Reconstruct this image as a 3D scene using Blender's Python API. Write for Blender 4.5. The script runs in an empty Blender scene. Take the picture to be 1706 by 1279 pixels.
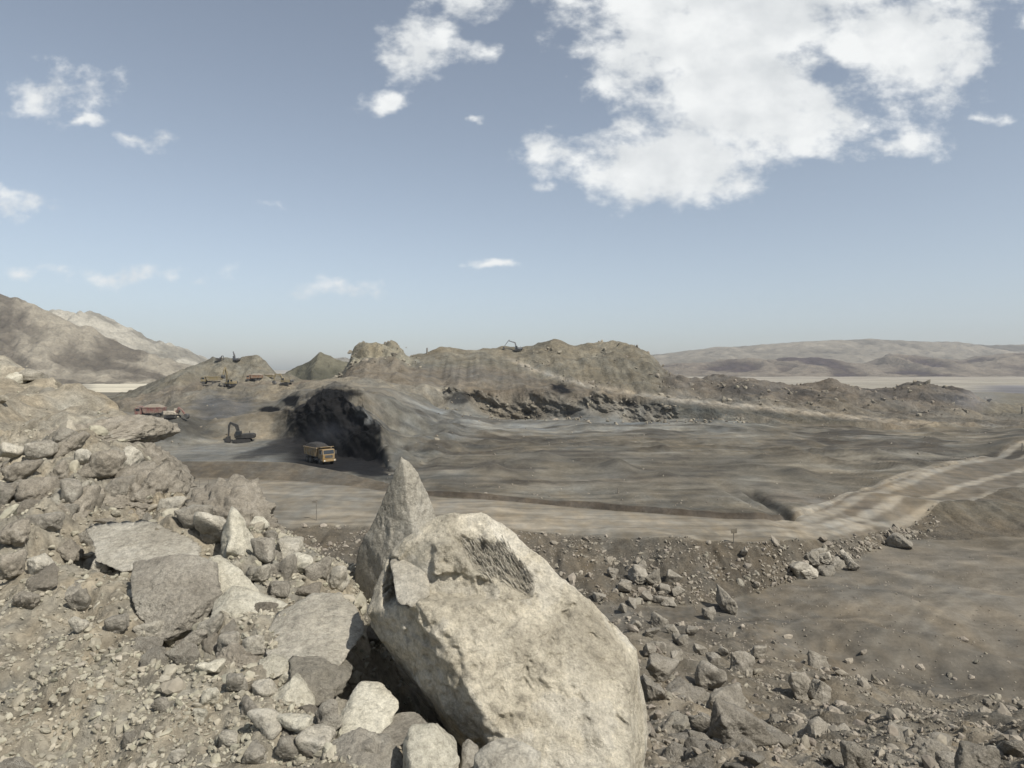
import bpy, bmesh, math, random
import numpy as np
from mathutils import Vector, Matrix
R = math.radians
random.seed(7)
rng = np.random.default_rng(11)
SC = bpy.context.scene
COL = SC.collection

# ------------------------------------------------------------------ camera, sky, sun, exposure
F, CX, HZ = 1130.0, 853.0, 615.0          # focal length in photo pixels, centre column, horizon row
cam = bpy.data.cameras.new("camera")
cam.sensor_width = 36.0
cam.lens = 36.0 * F / 1706.0
cam.shift_y = (HZ - 639.5) / 1706.0
cam.clip_start, cam.clip_end = 0.05, 80000.0
cam_ob = bpy.data.objects.new("camera", cam)
cam_ob.rotation_euler = (R(90), 0, 0)
COL.objects.link(cam_ob)
SC.camera = cam_ob

SUN_EL, SUN_AZ = 50.0, 134.0              # azimuth clockwise from +Y
world = bpy.data.worlds.new("World")
SC.world = world
world.use_nodes = True
nt = world.node_tree
for n in list(nt.nodes): nt.nodes.remove(n)
N, L = nt.nodes, nt.links
def nd(tree, kind, **kw):
    n = tree.nodes.new(kind)
    for k, v in kw.items(): setattr(n, k, v)
    return n
def mth(tree, op, a, b=None, c=None, clamp=False):
    n = tree.nodes.new('ShaderNodeMath'); n.operation = op; n.use_clamp = clamp
    for i, v in enumerate((a, b, c)):
        if v is None: continue
        if isinstance(v, (int, float)): n.inputs[i].default_value = v
        else: tree.links.new(v, n.inputs[i])
    return n.outputs[0]
sky = nd(nt, 'ShaderNodeTexSky', sky_type='NISHITA', sun_disc=False)
sky.sun_elevation = R(SUN_EL); sky.sun_rotation = R(SUN_AZ)
sky.altitude = 1200; sky.air_density = 1.0; sky.dust_density = 2.8; sky.ozone_density = 2.0
hs = nd(nt, 'ShaderNodeHueSaturation')
hs.inputs['Hue'].default_value = 0.492; hs.inputs['Saturation'].default_value = 0.61; hs.inputs['Value'].default_value = 0.90
L.new(sky.outputs[0], hs.inputs['Color'])
tc = nd(nt, 'ShaderNodeTexCoord')
sep = nd(nt, 'ShaderNodeSeparateXYZ'); L.new(tc.outputs['Generated'], sep.inputs[0])
dy = mth(nt, 'MAXIMUM', sep.outputs[1], 0.02)
cu = mth(nt, 'DIVIDE', sep.outputs[0], dy)
cv = mth(nt, 'DIVIDE', sep.outputs[2], dy)
comb = nd(nt, 'ShaderNodeCombineXYZ'); L.new(cu, comb.inputs[0]); L.new(cv, comb.inputs[1])
# cloud banks: (px, py, half width, half height, weight) seen along the view direction
BLOBS = [(1240, -30, 400, 160, 1.0), (1130, 70, 215, 110, .9), (1255, 160, 225, 130, 1.0), (1470, 60, 220, 130, .85), (1330, 215, 170, 75, .75),
         (1130, 275, 205, 72, .95), (1200, 310, 110, 40, .6), (905, 258, 70, 40, .56), (1060, 215, 60, 32, .55), (1500, 240, 95, 32, .5),
         (690, 62, 70, 72, .58), (750, -25, 130, 66, .8), (805, 92, 45, 26, .5), (650, 176, 46, 20, .46), (905, 308, 34, 12, .45),
         (70, 148, 165, 46, .42), (130, 205, 50, 14, .4), (215, 226, 36, 11, .42), (272, 226, 44, 18, .36),
         (10, 340, 110, 26, .46), (823, 438, 36, 9, .40), (785, 200, 26, 8, .36), (1650, 198, 30, 9, .3), (1700, 30, 40, 36, .36),
         (468, 342, 20, 8, .22), (600, 484, 150, 18, .2), (250, 466, 150, 16, .22), (50, 455, 40, 12, .25)]
wn = nd(nt, 'ShaderNodeTexNoise'); wn.inputs['Scale'].default_value = 17; wn.inputs['Detail'].default_value = 5; L.new(comb.outputs[0], wn.inputs['Vector'])
wv = nd(nt, 'ShaderNodeVectorMath', operation='MULTIPLY_ADD'); L.new(wn.outputs['Color'], wv.inputs[0])
wv.inputs[1].default_value = (.075, .045, 0); L.new(comb.outputs[0], wv.inputs[2])      # ragged outlines
mask = None
for (bx, by, a, b, w) in BLOBS:
    s = nd(nt, 'ShaderNodeVectorMath', operation='SUBTRACT'); L.new(wv.outputs[0], s.inputs[0])
    s.inputs[1].default_value = ((bx - CX) / F + .0375, (HZ - by) / F + .0225, 0)
    m = nd(nt, 'ShaderNodeVectorMath', operation='MULTIPLY'); L.new(s.outputs[0], m.inputs[0])
    m.inputs[1].default_value = (F / a, F / b, 0)
    ln = nd(nt, 'ShaderNodeVectorMath', operation='LENGTH'); L.new(m.outputs[0], ln.inputs[0])
    d = mth(nt, 'MULTIPLY_ADD', ln.outputs['Value'], -w, w)     # w*(1-len)
    mask = d if mask is None else mth(nt, 'SMOOTH_MAX', mask, d, 0.18)
def cloud_noise(off, scale, detail, rough):
    mp = nd(nt, 'ShaderNodeMapping'); L.new(comb.outputs[0], mp.inputs[0])
    mp.inputs['Location'].default_value = off; mp.inputs['Scale'].default_value = (1.0, 1.45, 1)
    nz = nd(nt, 'ShaderNodeTexNoise'); L.new(mp.outputs[0], nz.inputs['Vector'])
    nz.inputs['Scale'].default_value = scale; nz.inputs['Detail'].default_value = detail; nz.inputs['Roughness'].default_value = rough
    return nz.outputs['Fac']
n1 = cloud_noise((0.37, 0.11, 0.3), 6.5, 9, .58)
n2 = cloud_noise((0.37 - .03, 0.11 - .045, 0.3), 6.5, 6, .55)     # the same field a step towards the sun
n3 = cloud_noise((2.3, 1.1, .7), 24, 6, .6)
dens = mth(nt, 'MULTIPLY_ADD', n1, 1.7, -0.85)
dens = mth(nt, 'ADD', dens, mth(nt, 'MULTIPLY_ADD', n3, 1.1, -0.55))
dens = mth(nt, 'ADD', dens, mask)
al = nd(nt, 'ShaderNodeMapRange', interpolation_type='SMOOTHSTEP'); L.new(dens, al.inputs[0])
al.inputs['From Min'].default_value = -0.02; al.inputs['From Max'].default_value = 0.52
lit = mth(nt, 'SUBTRACT', n1, n2)
lit = mth(nt, 'MULTIPLY_ADD', lit, 2.1, 0.80)
core = nd(nt, 'ShaderNodeMapRange'); L.new(dens, core.inputs[0])
core.inputs['From Min'].default_value = 0.3; core.inputs['From Max'].default_value = 1.2
core.inputs['To Min'].default_value = 0.0; core.inputs['To Max'].default_value = 0.16
lit = mth(nt, 'SUBTRACT', lit, core.outputs[0], clamp=True)
ccol = nd(nt, 'ShaderNodeMix', data_type='RGBA'); L.new(lit, ccol.inputs['Factor'])
ccol.inputs['A'].default_value = (3.9, 4.15, 4.35, 1); ccol.inputs['B'].default_value = (6.8, 6.9, 6.85, 1)
mixc = nd(nt, 'ShaderNodeMix', data_type='RGBA')
L.new(mth(nt, 'MULTIPLY', al.outputs[0], 0.96), mixc.inputs['Factor']); L.new(hs.outputs[0], mixc.inputs['A']); L.new(ccol.outputs['Result'], mixc.inputs['B'])
bg = nd(nt, 'ShaderNodeBackground'); bg.inputs['Strength'].default_value = 0.1
L.new(mixc.outputs['Result'], bg.inputs['Color'])
wo = nd(nt, 'ShaderNodeOutputWorld'); L.new(bg.outputs[0], wo.inputs['Surface'])

sl = bpy.data.lights.new("sun", 'SUN'); sl.energy = 3.75; sl.angle = R(0.55); sl.color = (1.0, .955, .88)
sun = bpy.data.objects.new("sun", sl); COL.objects.link(sun)
to_sun = Vector((math.sin(R(SUN_AZ)) * math.cos(R(SUN_EL)), math.cos(R(SUN_AZ)) * math.cos(R(SUN_EL)), math.sin(R(SUN_EL))))
sun.rotation_euler = to_sun.to_track_quat('Z', 'Y').to_euler()
SC.view_settings.view_transform = 'Standard'; SC.view_settings.look = 'None'
SC.view_settings.exposure = 0.5; SC.view_settings.gamma = 1.0
try: SC.view_settings.use_curve_mapping = False
except Exception: pass

# ------------------------------------------------------------------ noise in numpy
_perm = np.random.default_rng(5).permutation(256).astype(np.int64)
_perm = np.concatenate([_perm, _perm, _perm])
_g2 = np.stack([np.cos(np.arange(256) / 256 * 2 * np.pi), np.sin(np.arange(256) / 256 * 2 * np.pi)], 1).astype(np.float32)
_g3 = np.random.default_rng(6).normal(size=(256, 3)).astype(np.float32)
_g3 /= np.linalg.norm(_g3, axis=1)[:, None]
def perlin2(x, y, seed=0):
    xi = np.floor(x); yi = np.floor(y); fx = (x - xi).astype(np.float32); fy = (y - yi).astype(np.float32)
    xi = (xi.astype(np.int64) + seed * 17) & 255; yi = (yi.astype(np.int64) + seed * 31) & 255
    u = fx * fx * fx * (fx * (fx * 6 - 15) + 10); v = fy * fy * fy * (fy * (fy * 6 - 15) + 10)
    def g(ix, iy, dx, dyy):
        h = _perm[_perm[ix] + iy]; gg = _g2[h]
        return gg[..., 0] * dx + gg[..., 1] * dyy
    x1 = (xi + 1) & 255; y1 = (yi + 1) & 255
    a = g(xi, yi, fx, fy); b = g(x1, yi, fx - 1, fy); c = g(xi, y1, fx, fy - 1); d = g(x1, y1, fx - 1, fy - 1)
    return ((a + u * (b - a)) + v * ((c + u * (d - c)) - (a + u * (b - a)))) * 1.5
def perlin3(p, seed=0):
    i = np.floor(p); f = (p - i).astype(np.float32); i = (i.astype(np.int64) + np.array([seed * 13, seed * 29, seed * 41])) & 255
    u = f * f * f * (f * (f * 6 - 15) + 10); j = (i + 1) & 255
    res = 0
    for cx in (0, 1):
        X = j[:, 0] if cx else i[:, 0]; wx = u[:, 0] if cx else 1 - u[:, 0]
        for cy in (0, 1):
            Y = j[:, 1] if cy else i[:, 1]; wy = u[:, 1] if cy else 1 - u[:, 1]
            for cz in (0, 1):
                Z = j[:, 2] if cz else i[:, 2]; wz = u[:, 2] if cz else 1 - u[:, 2]
                gg = _g3[_perm[_perm[_perm[X] + Y] + Z]]
                d = gg[:, 0] * (f[:, 0] - cx) + gg[:, 1] * (f[:, 1] - cy) + gg[:, 2] * (f[:, 2] - cz)
                res = res + wx * wy * wz * d
    return res * 1.5
def fbm2(x, y, o=4, seed=0, gain=.5):
    a, s, t = 1.0, 0, 0
    for k in range(o):
        s = s + a * perlin2(x * 2 ** k, y * 2 ** k, seed + k); t += a; a *= gain
    return s / t * 1.4
def fbm3(p, o=4, seed=0, gain=.5):
    a, s, t = 1.0, 0, 0
    for k in range(o):
        s = s + a * perlin3(p * 2 ** k, seed + k); t += a; a *= gain
    return s / t * 1.4
def sstep(a, b, x):
    t = np.clip((x - a) / (b - a), 0, 1); return t * t * (3 - 2 * t)
def win(a, b, s, x): return sstep(a - s, a + s, x) * (1 - sstep(b - s, b + s, x))

# ------------------------------------------------------------------ object helpers
def link_mesh(name, verts, faces, mat=None, parent=None, smooth=True, cols=None):
    me = bpy.data.meshes.new(name)
    verts = np.asarray(verts, np.float32); faces = np.asarray(faces, np.int32)
    k = faces.shape[1]
    me.vertices.add(len(verts)); me.vertices.foreach_set('co', verts.ravel())
    me.loops.add(faces.size); me.loops.foreach_set('vertex_index', faces.ravel())
    me.polygons.add(len(faces)); me.polygons.foreach_set('loop_start', np.arange(0, faces.size, k, dtype=np.int32))
    me.polygons.foreach_set('loop_total', np.full(len(faces), k, np.int32))
    me.polygons.foreach_set('use_smooth', np.full(len(faces), smooth))
    if cols is not None:
        at = me.color_attributes.new('albedo', 'FLOAT_COLOR', 'POINT')
        at.data.foreach_set('color', np.concatenate([cols, np.ones((len(cols), 1))], 1).astype(np.float32).ravel())
    me.update(calc_edges=True)
    if mat: me.materials.append(mat)
    o = bpy.data.objects.new(name, me); COL.objects.link(o)
    if parent: o.parent = parent
    return o
def tag(o, label=None, cat=None, group=None, kind=None):
    if label: o['label'] = label
    if cat: o['category'] = cat
    if group: o['group'] = group
    if kind: o['kind'] = kind
    return o
def empty(name, loc, rz=0, tilt=(0, 0)):
    o = bpy.data.objects.new(name, None); o.empty_display_size = .3
    o.location = loc; o.rotation_euler = (tilt[0], tilt[1], rz); COL.objects.link(o); return o
def at(px, py, Y): return np.array([(px - CX) / F * Y, Y, (HZ - py) / F * Y])

# ------------------------------------------------------------------ materials
def new_mat(name):
    m = bpy.data.materials.new(name); m.use_nodes = True
    b = m.node_tree.nodes['Principled BSDF']; return m, m.node_tree, b
def noise(t, vec, scale, detail=6, rough=.6, dim='3D'):
    n = t.nodes.new('ShaderNodeTexNoise'); n.inputs['Scale'].default_value = scale
    n.inputs['Detail'].default_value = detail; n.inputs['Roughness'].default_value = rough
    t.links.new(vec, n.inputs['Vector']); return n.outputs['Fac']
def ramp(t, fac, stops):
    r = t.nodes.new('ShaderNodeValToRGB'); t.links.new(fac, r.inputs[0])
    e = r.color_ramp.elements
    while len(e) < len(stops): e.new(.5)
    for i, (p, c) in enumerate(stops):
        e[i].position = p; e[i].color = (c[0], c[1], c[2], 1) if not isinstance(c, float) else (c, c, c, 1)
    return r.outputs[0]
def mulcol(t, a, b, fac=1.0):
    m = t.nodes.new('ShaderNodeMix'); m.data_type = 'RGBA'; m.blend_type = 'MULTIPLY'; m.inputs['Factor'].default_value = fac
    t.links.new(a, m.inputs['A']); t.links.new(b, m.inputs['B']); return m.outputs['Result']
def bump(t, h, strength, dist, prev=None):
    b = t.nodes.new('ShaderNodeBump'); b.inputs['Strength'].default_value = strength; b.inputs['Distance'].default_value = dist
    t.links.new(h, b.inputs['Height'])
    if prev is not None: t.links.new(prev, b.inputs['Normal'])
    return b.outputs[0]
def terrain_mat(name, s, dist, contrast=.35, streak=None):
    """s: size of the grain in metres"""
    m, t, b = new_mat(name)
    at_ = t.nodes.new('ShaderNodeAttribute'); at_.attribute_name = 'albedo'
    geo = t.nodes.new('ShaderNodeNewGeometry'); P = geo.outputs['Position']
    a = noise(t, P, .25 / s, 8, .65); c = noise(t, P, 1.6 / s, 5, .6)
    lo, hi = 1 - contrast, 1 + contrast
    col = mulcol(t, at_.outputs['Color'], ramp(t, a, [(.3, lo), (.7, hi)]))
    col = mulcol(t, col, ramp(t, c, [(.3, 1 - contrast * .7), (.7, 1 + contrast * .7)]))
    if streak:
        mp = t.nodes.new('ShaderNodeMapping'); t.links.new(P, mp.inputs[0]); mp.inputs['Scale'].default_value = streak
        mp.inputs['Rotation'].default_value = (0, 0, R(4))
        st = noise(t, mp.outputs[0], 1.0, 5, .62)
        col = mulcol(t, col, ramp(t, st, [(.32, .76), (.5, 1.0), (.7, 1.2)]))
    t.links.new(col, b.inputs['Base Color'])
    b.inputs['Roughness'].default_value = .95; b.inputs['Specular IOR Level'].default_value = .15
    nrm = bump(t, noise(t, P, .8 / s, 8, .68), .9, dist)
    t.links.new(nrm, b.inputs['Normal'])
    return m
M_NEAR = terrain_mat('near_ground', .05, .05, .36)
M_SLOPE = terrain_mat('slope_dirt', .4, .34, .32)
M_BENCH = terrain_mat('bench_dirt', .5, .10, .16, (.12, .35, 1))
M_ROAD = terrain_mat('road_dirt', .7, .04, .10, (.02, .55, 1))
M_PIT = terrain_mat('pit_dirt', 1.0, .3, .22, (.02, .16, .3))
M_HILL = terrain_mat('hill_dirt', 1.6, 1.6, .32)
M_MTN = terrain_mat('mountain_rock', 9, 9, .30)
M_PLAIN = terrain_mat('plain_dirt', 25, 1.0, .15, (.0012, .012, 1))

def rock_mat(name, c0, c1, c2, scale=1.0, bumps=.8, attr=False):
    m, t, b = new_mat(name)
    tcn = t.nodes.new('ShaderNodeTexCoord'); oi = t.nodes.new('ShaderNodeObjectInfo')
    off = t.nodes.new('ShaderNodeVectorMath'); off.operation = 'MULTIPLY_ADD'
    cmb = t.nodes.new('ShaderNodeCombineXYZ')
    for i in range(3): t.links.new(oi.outputs['Random'], cmb.inputs[i])
    t.links.new(cmb.outputs[0], off.inputs[0]); off.inputs[1].default_value = (19, 37, 53); t.links.new(tcn.outputs['Object'], off.inputs[2])
    P = off.outputs[0]
    a = noise(t, P, 2.6 * scale, 9, .62); c = noise(t, P, 24 * scale, 7, .68); v = noise(t, P, 90 * scale, 3, .6)
    col = ramp(t, a, [(.28, c0), (.5, c1), (.72, c2)])
    col = mulcol(t, col, ramp(t, c, [(.3, .62), (.5, 1.0), (.72, 1.28)]))
    col = mulcol(t, col, ramp(t, v, [(.3, .82), (.7, 1.15)]))
    if attr:
        an = t.nodes.new('ShaderNodeAttribute'); an.attribute_name = 'albedo'; col = mulcol(t, col, an.outputs['Color'])
    hv = t.nodes.new('ShaderNodeHueSaturation'); t.links.new(col, hv.inputs['Color'])
    t.links.new(mth(t, 'MULTIPLY_ADD', oi.outputs['Random'], .30, .84), hv.inputs['Value'])
    t.links.new(hv.outputs[0], b.inputs['Base Color'])
    b.inputs['Roughness'].default_value = .9; b.inputs['Specular IOR Level'].default_value = .2
    n = bump(t, noise(t, P, 7 * scale, 10, .7), bumps, .10 / scale)
    n = bump(t, noise(t, P, 55 * scale, 5, .7), bumps * .9, .014 / scale, n)
    t.links.new(n, b.inputs['Normal'])
    return m
M_BOULDER = rock_mat('boulder_stone', (.31, .282, .225), (.43, .396, .322), (.54, .508, .43), 1.0, .8)
M_BIG = rock_mat('large_boulder_stone', (.33, .295, .228), (.46, .42, .335), (.58, .54, .45), 1.0, .8, True)
M_PLATE = rock_mat('plate_stone', (.34, .30, .232), (.49, .445, .355), (.61, .57, .475), 1.0, .8)
M_ROCK = rock_mat('grey_rock', (.215, .193, .155), (.325, .297, .243), (.42, .39, .325), 1.6, .9)
M_PALE = rock_mat('pale_rock', (.34, .312, .24), (.45, .42, .335), (.54, .51, .42), 1.6, .7)
M_DARK = rock_mat('brown_rock', (.20, .182, .145), (.275, .252, .203), (.35, .322, .264), 1.6, .9)
M_CONG = rock_mat('rough_rock', (.17, .15, .118), (.27, .24, .19), (.36, .325, .265), 3.2, 1.0)
M_FAR = rock_mat('slope_rock', (.165, .148, .118), (.245, .222, .18), (.335, .308, .26), .8, .9)

# ------------------------------------------------------------------ the terrain: profiles along view columns, each point a real distance and height
def z_(py, Y): return -(py - HZ) / F * Y
def p_(Y, py): return (Y, z_(py, Y))
near = {   # F0..F5
 -900: [(.7,-1.3),(2.6,-1.2),(4.2,-.9),(8,-.2),(22,3.0),(30,0)],
 -300: [(.7,-1.45),p_(2.6,1260),p_(4,980),p_(7,770),(21,1.6),(28,-2)],
 0:    [(.7,-1.5),p_(2.7,1279),p_(4,1010),p_(7,800),p_(20,612),(28,-3)],
 150:  [(.7,-1.5),p_(2.7,1279),p_(3.9,1020),p_(7,790),p_(16,655),(25,-4)],
 225:  [(.7,-1.5),p_(2.65,1279),p_(3.8,1030),p_(7,795),p_(13,708),(19,-5)],
 262:  [(.7,-1.5),p_(2.62,1279),p_(3.75,1035),p_(6.2,830),p_(9,790),(15,-5)],
 310:  [(.7,-1.5),p_(2.6,1279),p_(3.7,1040),p_(5.6,880),p_(7.2,842),(12,-4.5)],
 470:  [(.7,-1.5),p_(2.6,1279),p_(3.5,1060),p_(5,940),p_(6.2,905),(11,-5)],
 600:  [(.7,-1.5),p_(2.5,1285),p_(3.3,1130),p_(4.6,1000),p_(5.6,960),(11,-5.5)],
 720:  [(.7,-1.5),(2.45,-1.6),(3.2,-1.9),(4.5,-2.05),(6,-2.6),(12,-6)],
 850:  [(.7,-1.5),(2.4,-1.75),(3.2,-2.2),(4.5,-2.7),(7,-3.9),(15,-8)],
 1000: [(.7,-1.55),(2.4,-1.85),(3.4,-2.45),(5,-3.4),(8,-5.1),(20,-10)],
 1100: [(.7,-1.55),(2.4,-1.9),(4,-2.8),(7,-4.45),p_(12,1235),p_(28,1160)],
 1300: [(.7,-1.6),(2.4,-1.95),(4.5,-3.15),(9,-5.6),p_(16,1245),p_(30,1190)],
 1500: [(.7,-1.6),(2.4,-2.0),(5,-3.4),(11,-6.7),p_(18,1250),p_(31,1205)],
 1706: [(.7,-1.6),(2.4,-2.0),(5.5,-3.7),(13,-7.9),p_(20,1255),p_(31,1222)],
 2600: [(.7,-1.6),(2.4,-2.0),(5.5,-3.7),(13,-7.9),(20,-11.5),(31,-17)],
}
mid = {    # F6 slope foot, F7 bench end, F8 road near edge, F9 road far edge, F10 berm top, F11 berm back
 -900: [(58,-23.5),(68,-23.3),(95,-20),(124,-20),(131,-17.8),(136,-19.5)],
 0:    [(58,-23.5),(68,-23.3),(92,-20),(124,-20),p_(131,768),(136,-19.5)],
 300:  [(58,-23.5),(68,-23.3),(90,-20),(124,-20),p_(131,768),(136,-19.5)],
 470:  [(58,-23.5),(68,-23.3),(88,-20),(122,-20),p_(130,771),(136,-20)],
 560:  [(58,-23.5),(68,-23.3),(88.5,-20),(117,-20),p_(125,783),(131,-20.3)],
 640:  [(59,-23.5),(68,-23.3),(88,-20),(111,-20),p_(116,801),(122,-20)],
 720:  [(60,-23.5),(68,-23.3),(87.5,-20),(107,-20),p_(108.2,817),p_(118,802)],
 850:  [(62,-23.5),(68,-23.3),(84.6,-20),(102.3,-20),p_(103.2,827),p_(115,812)],
 1000: [(61.8,-23.5),(66.9,-23.4),(81.3,-20),(97,-20),p_(97.8,837),p_(110,820)],
 1150: [(60,-23.5),(67.5,-23.4),(78.5,-20),(92.2,-20),p_(93,849),p_(105,826)],
 1250: [(56.5,-23.5),(70.5,-23.4),(78,-20),(90,-20),p_(90.8,856),p_(103,832)],
 1310: [(54,-23.5),(74,-23.4),(80,-20.2),(92.5,-20.3),p_(93.3,853),p_(104,835)],
 1350: [(53,-23.5),(77,-23.4),(83,-20.8),(97,-20.6),p_(98.5,848),p_(107,832)],
 1400: [(52,-23.5),(81,-23.4),(87,-21.5),(105,-20.9),p_(107,834),p_(114,822)],
 1500: [(49.6,-23.5),(92.8,-23.4),(98,-23),(128,-20.4),p_(130,790),p_(136,783)],
 1600: [(48,-23.5),(93.8,-23.4),(112,-22.8),(148,-20.3),p_(150,766),p_(158,760)],
 1706: [(46.2,-23.5),(94.4,-23.4),(128,-21.9),(175,-19),p_(178,733),p_(186,730)],
 2600: [(46,-23.5),(94,-23.4),(150,-21),(215,-18),(218,-17.5),(226,-18)],
}
far = {    # F12 pit floor, F13 first foot, F14 first top, F15 terrace, F16 second foot, F17 second top, F18 ramp, F19 crest, F20 back, F21 plain
 -900: [(150,-20.5),(185,-19.5),(215,-17),(240,-17),(270,-18),(300,-19),(330,-20),(360,-21),(450,-23),(750,-25)],
 100:  [(150,-20.5),(185,-19.5),(215,-17),(240,-17),(270,-18),(300,-18.5),(330,-19),(355,-19.5),(450,-22),(750,-25)],
 200:  [(150,-20.5),(185,-19.5),(205,-16),(220,-16),(250,-16.5),(280,-16),(315,-15.6),(350,-14.8),(450,-21),(750,-25)],
 240:  [(150,-20.5),p_(185,736),p_(200,701),p_(215,696),p_(240,690),p_(270,676),p_(310,660),p_(350,645),(440,-20),(750,-25)],
 300:  [(152,-20.3),p_(180,740),p_(197,701),p_(212,694),p_(240,680),p_(280,660),p_(320,643),p_(350,622),(440,-20),(750,-25)],
 345:  [(158,-20.2),p_(186,736),p_(205,708),p_(225,695),p_(260,670),p_(300,648),p_(345,640),p_(366,604),(440,-20),(750,-25)],
 370:  [(160,-20.2),p_(188,734),p_(205,709),p_(228,692),p_(260,670),p_(300,650),p_(345,641),p_(368,596),(440,-20),(750,-25)],
 400:  [p_(165,752),p_(190,733),p_(206,704),p_(230,690),p_(260,672),p_(300,650),p_(345,641),p_(368,598),(440,-20),(750,-25)],
 425:  [p_(165,752),p_(192,731),p_(206,696),p_(230,688),p_(260,669),p_(300,649),p_(345,639),p_(368,597),(440,-20),(750,-25)],
 450:  [p_(163,754),p_(193,730),p_(203,690),p_(230,684),p_(260,667),p_(300,648),p_(345,638),p_(365,611),(440,-20),(750,-25)],
 490:  [p_(158,760),p_(182,736),p_(192,674),p_(225,663),p_(260,656),p_(300,648),p_(345,640),p_(362,631),(440,-20),(750,-25)],
 520:  [p_(154,764),p_(175,745),p_(184,656),p_(220,652),p_(260,648),p_(300,644),p_(340,641),p_(360,638),(440,-18),(750,-25)],
 560:  [p_(150,768),p_(166,755),p_(178,652),p_(220,650),p_(260,647),p_(300,644),p_(340,640),p_(370,633),(440,-18),(750,-25)],
 590:  [p_(148,770),p_(160,762),p_(171,660),p_(216,650),p_(260,645),p_(300,638),p_(345,620),p_(385,597),(440,-12),(750,-25)],
 610:  [p_(145,773),p_(156,765),p_(166,675),p_(212,652),p_(260,645),p_(300,636),p_(345,613),p_(385,576),(440,-8),(750,-25)],
 630:  [p_(140,778),p_(150,770),p_(160,700),p_(208,657),p_(260,647),p_(300,636),p_(345,612),p_(385,574),(440,-8),(750,-25)],
 640:  [p_(134,784),p_(143,778),p_(156,722),p_(206,662),p_(260,648),p_(300,637),p_(345,613),p_(385,576),(440,-8),(750,-25)],
 652:  [p_(129,791),p_(136,787),p_(158,738),p_(206,669),p_(260,651),p_(300,640),p_(345,615),p_(385,567),(440,-8),(750,-25)],
 668:  [p_(129,791),p_(136,787),p_(163,740),p_(208,680),p_(260,657),p_(300,643),p_(345,618),p_(385,575),(440,-8),(750,-25)],
 684:  [p_(131,789),p_(140,781),p_(168,739),p_(213,688),p_(262,662),p_(300,643),p_(347,617),p_(388,590),(440,-8),(750,-25)],
 705:  [p_(138,781),p_(147,773),p_(176,735),p_(222,693),p_(268,669),p_(300,642),p_(350,612),p_(390,590),(450,-8),(750,-25)],
 740:  [p_(150,764),p_(162,756),p_(192,729),p_(240,698),p_(298,680),p_(303,651),p_(350,615),p_(395,583),(460,-8),(750,-25)],
 800:  [p_(155,760),p_(175,748),p_(210,725),p_(255,703),p_(298,688),p_(303,650),p_(350,612),p_(405,583),(480,-8),(750,-25)],
 860:  [p_(165,752),p_(190,738),p_(230,717),p_(270,700),p_(294,692),p_(299,655),p_(345,622),p_(410,581),(490,-8),(750,-25)],
 930:  [p_(168,750),p_(195,735),p_(230,716),p_(265,702),p_(288,694),p_(293,662),p_(335,640),p_(400,573),(490,-8),(750,-25)],
 1000: [p_(168,750),p_(195,735),p_(230,716),p_(260,704),p_(282,696),p_(287,668),p_(330,650),p_(395,572),(490,-8),(750,-25)],
 1050: [p_(166,751),p_(195,735),p_(230,716),p_(258,705),p_(278,695),p_(283,672),p_(325,656),p_(390,575),(480,-8),(750,-25)],
 1085: [p_(165,752),p_(195,736),p_(228,717),p_(256,706),p_(275,696),p_(280,675),p_(320,660),p_(385,593),(470,-10),(750,-25)],
 1105: [p_(165,752),p_(195,736),p_(228,717),p_(256,706),p_(275,696),p_(279,678),p_(320,662),p_(380,620),(460,-14),(750,-25)],
 1200: [p_(163,754),p_(192,737),p_(225,719),p_(252,708),p_(270,699),p_(273,686),p_(310,672),p_(370,634),(450,-18),(750,-25)],
 1250: [p_(160,756),p_(190,739),p_(222,721),p_(250,710),p_(266,702),p_(269,692),p_(305,677),p_(365,630),(450,-18),(750,-25)],
 1320: [p_(160,756),p_(190,740),p_(222,724),p_(248,712),p_(262,705),p_(265,698),p_(300,683),p_(360,650),(450,-19),(750,-25)],
 1400: [p_(165,755),p_(192,742),p_(222,727),p_(245,716),p_(258,709),p_(262,704),p_(300,690),p_(370,646),(450,-20),(750,-25)],
 1500: [p_(175,748),p_(198,738),p_(224,727),p_(245,719),p_(258,713),p_(262,710),p_(300,697),p_(380,645),(460,-21),(750,-25)],
 1600: [p_(190,740),p_(208,732),p_(228,725),p_(248,718),p_(262,713),p_(266,711),p_(305,700),p_(390,653),(460,-22),(750,-25)],
 1645: [p_(200,734),p_(216,728),p_(234,722),p_(252,717),p_(266,712),p_(270,711),p_(308,701),p_(390,672),(460,-24),(750,-25)],
 1706: [p_(215,724),p_(228,720),p_(243,716),p_(258,713),p_(270,711),p_(275,709),p_(310,702),p_(390,684),(460,-25),(750,-25.5)],
 2600: [(240,-19),(250,-20),(260,-21),(270,-22),(280,-22.5),(290,-22.5),(330,-23),(400,-24),(470,-25),(750,-25.5)],
}
NF = 22
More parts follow.
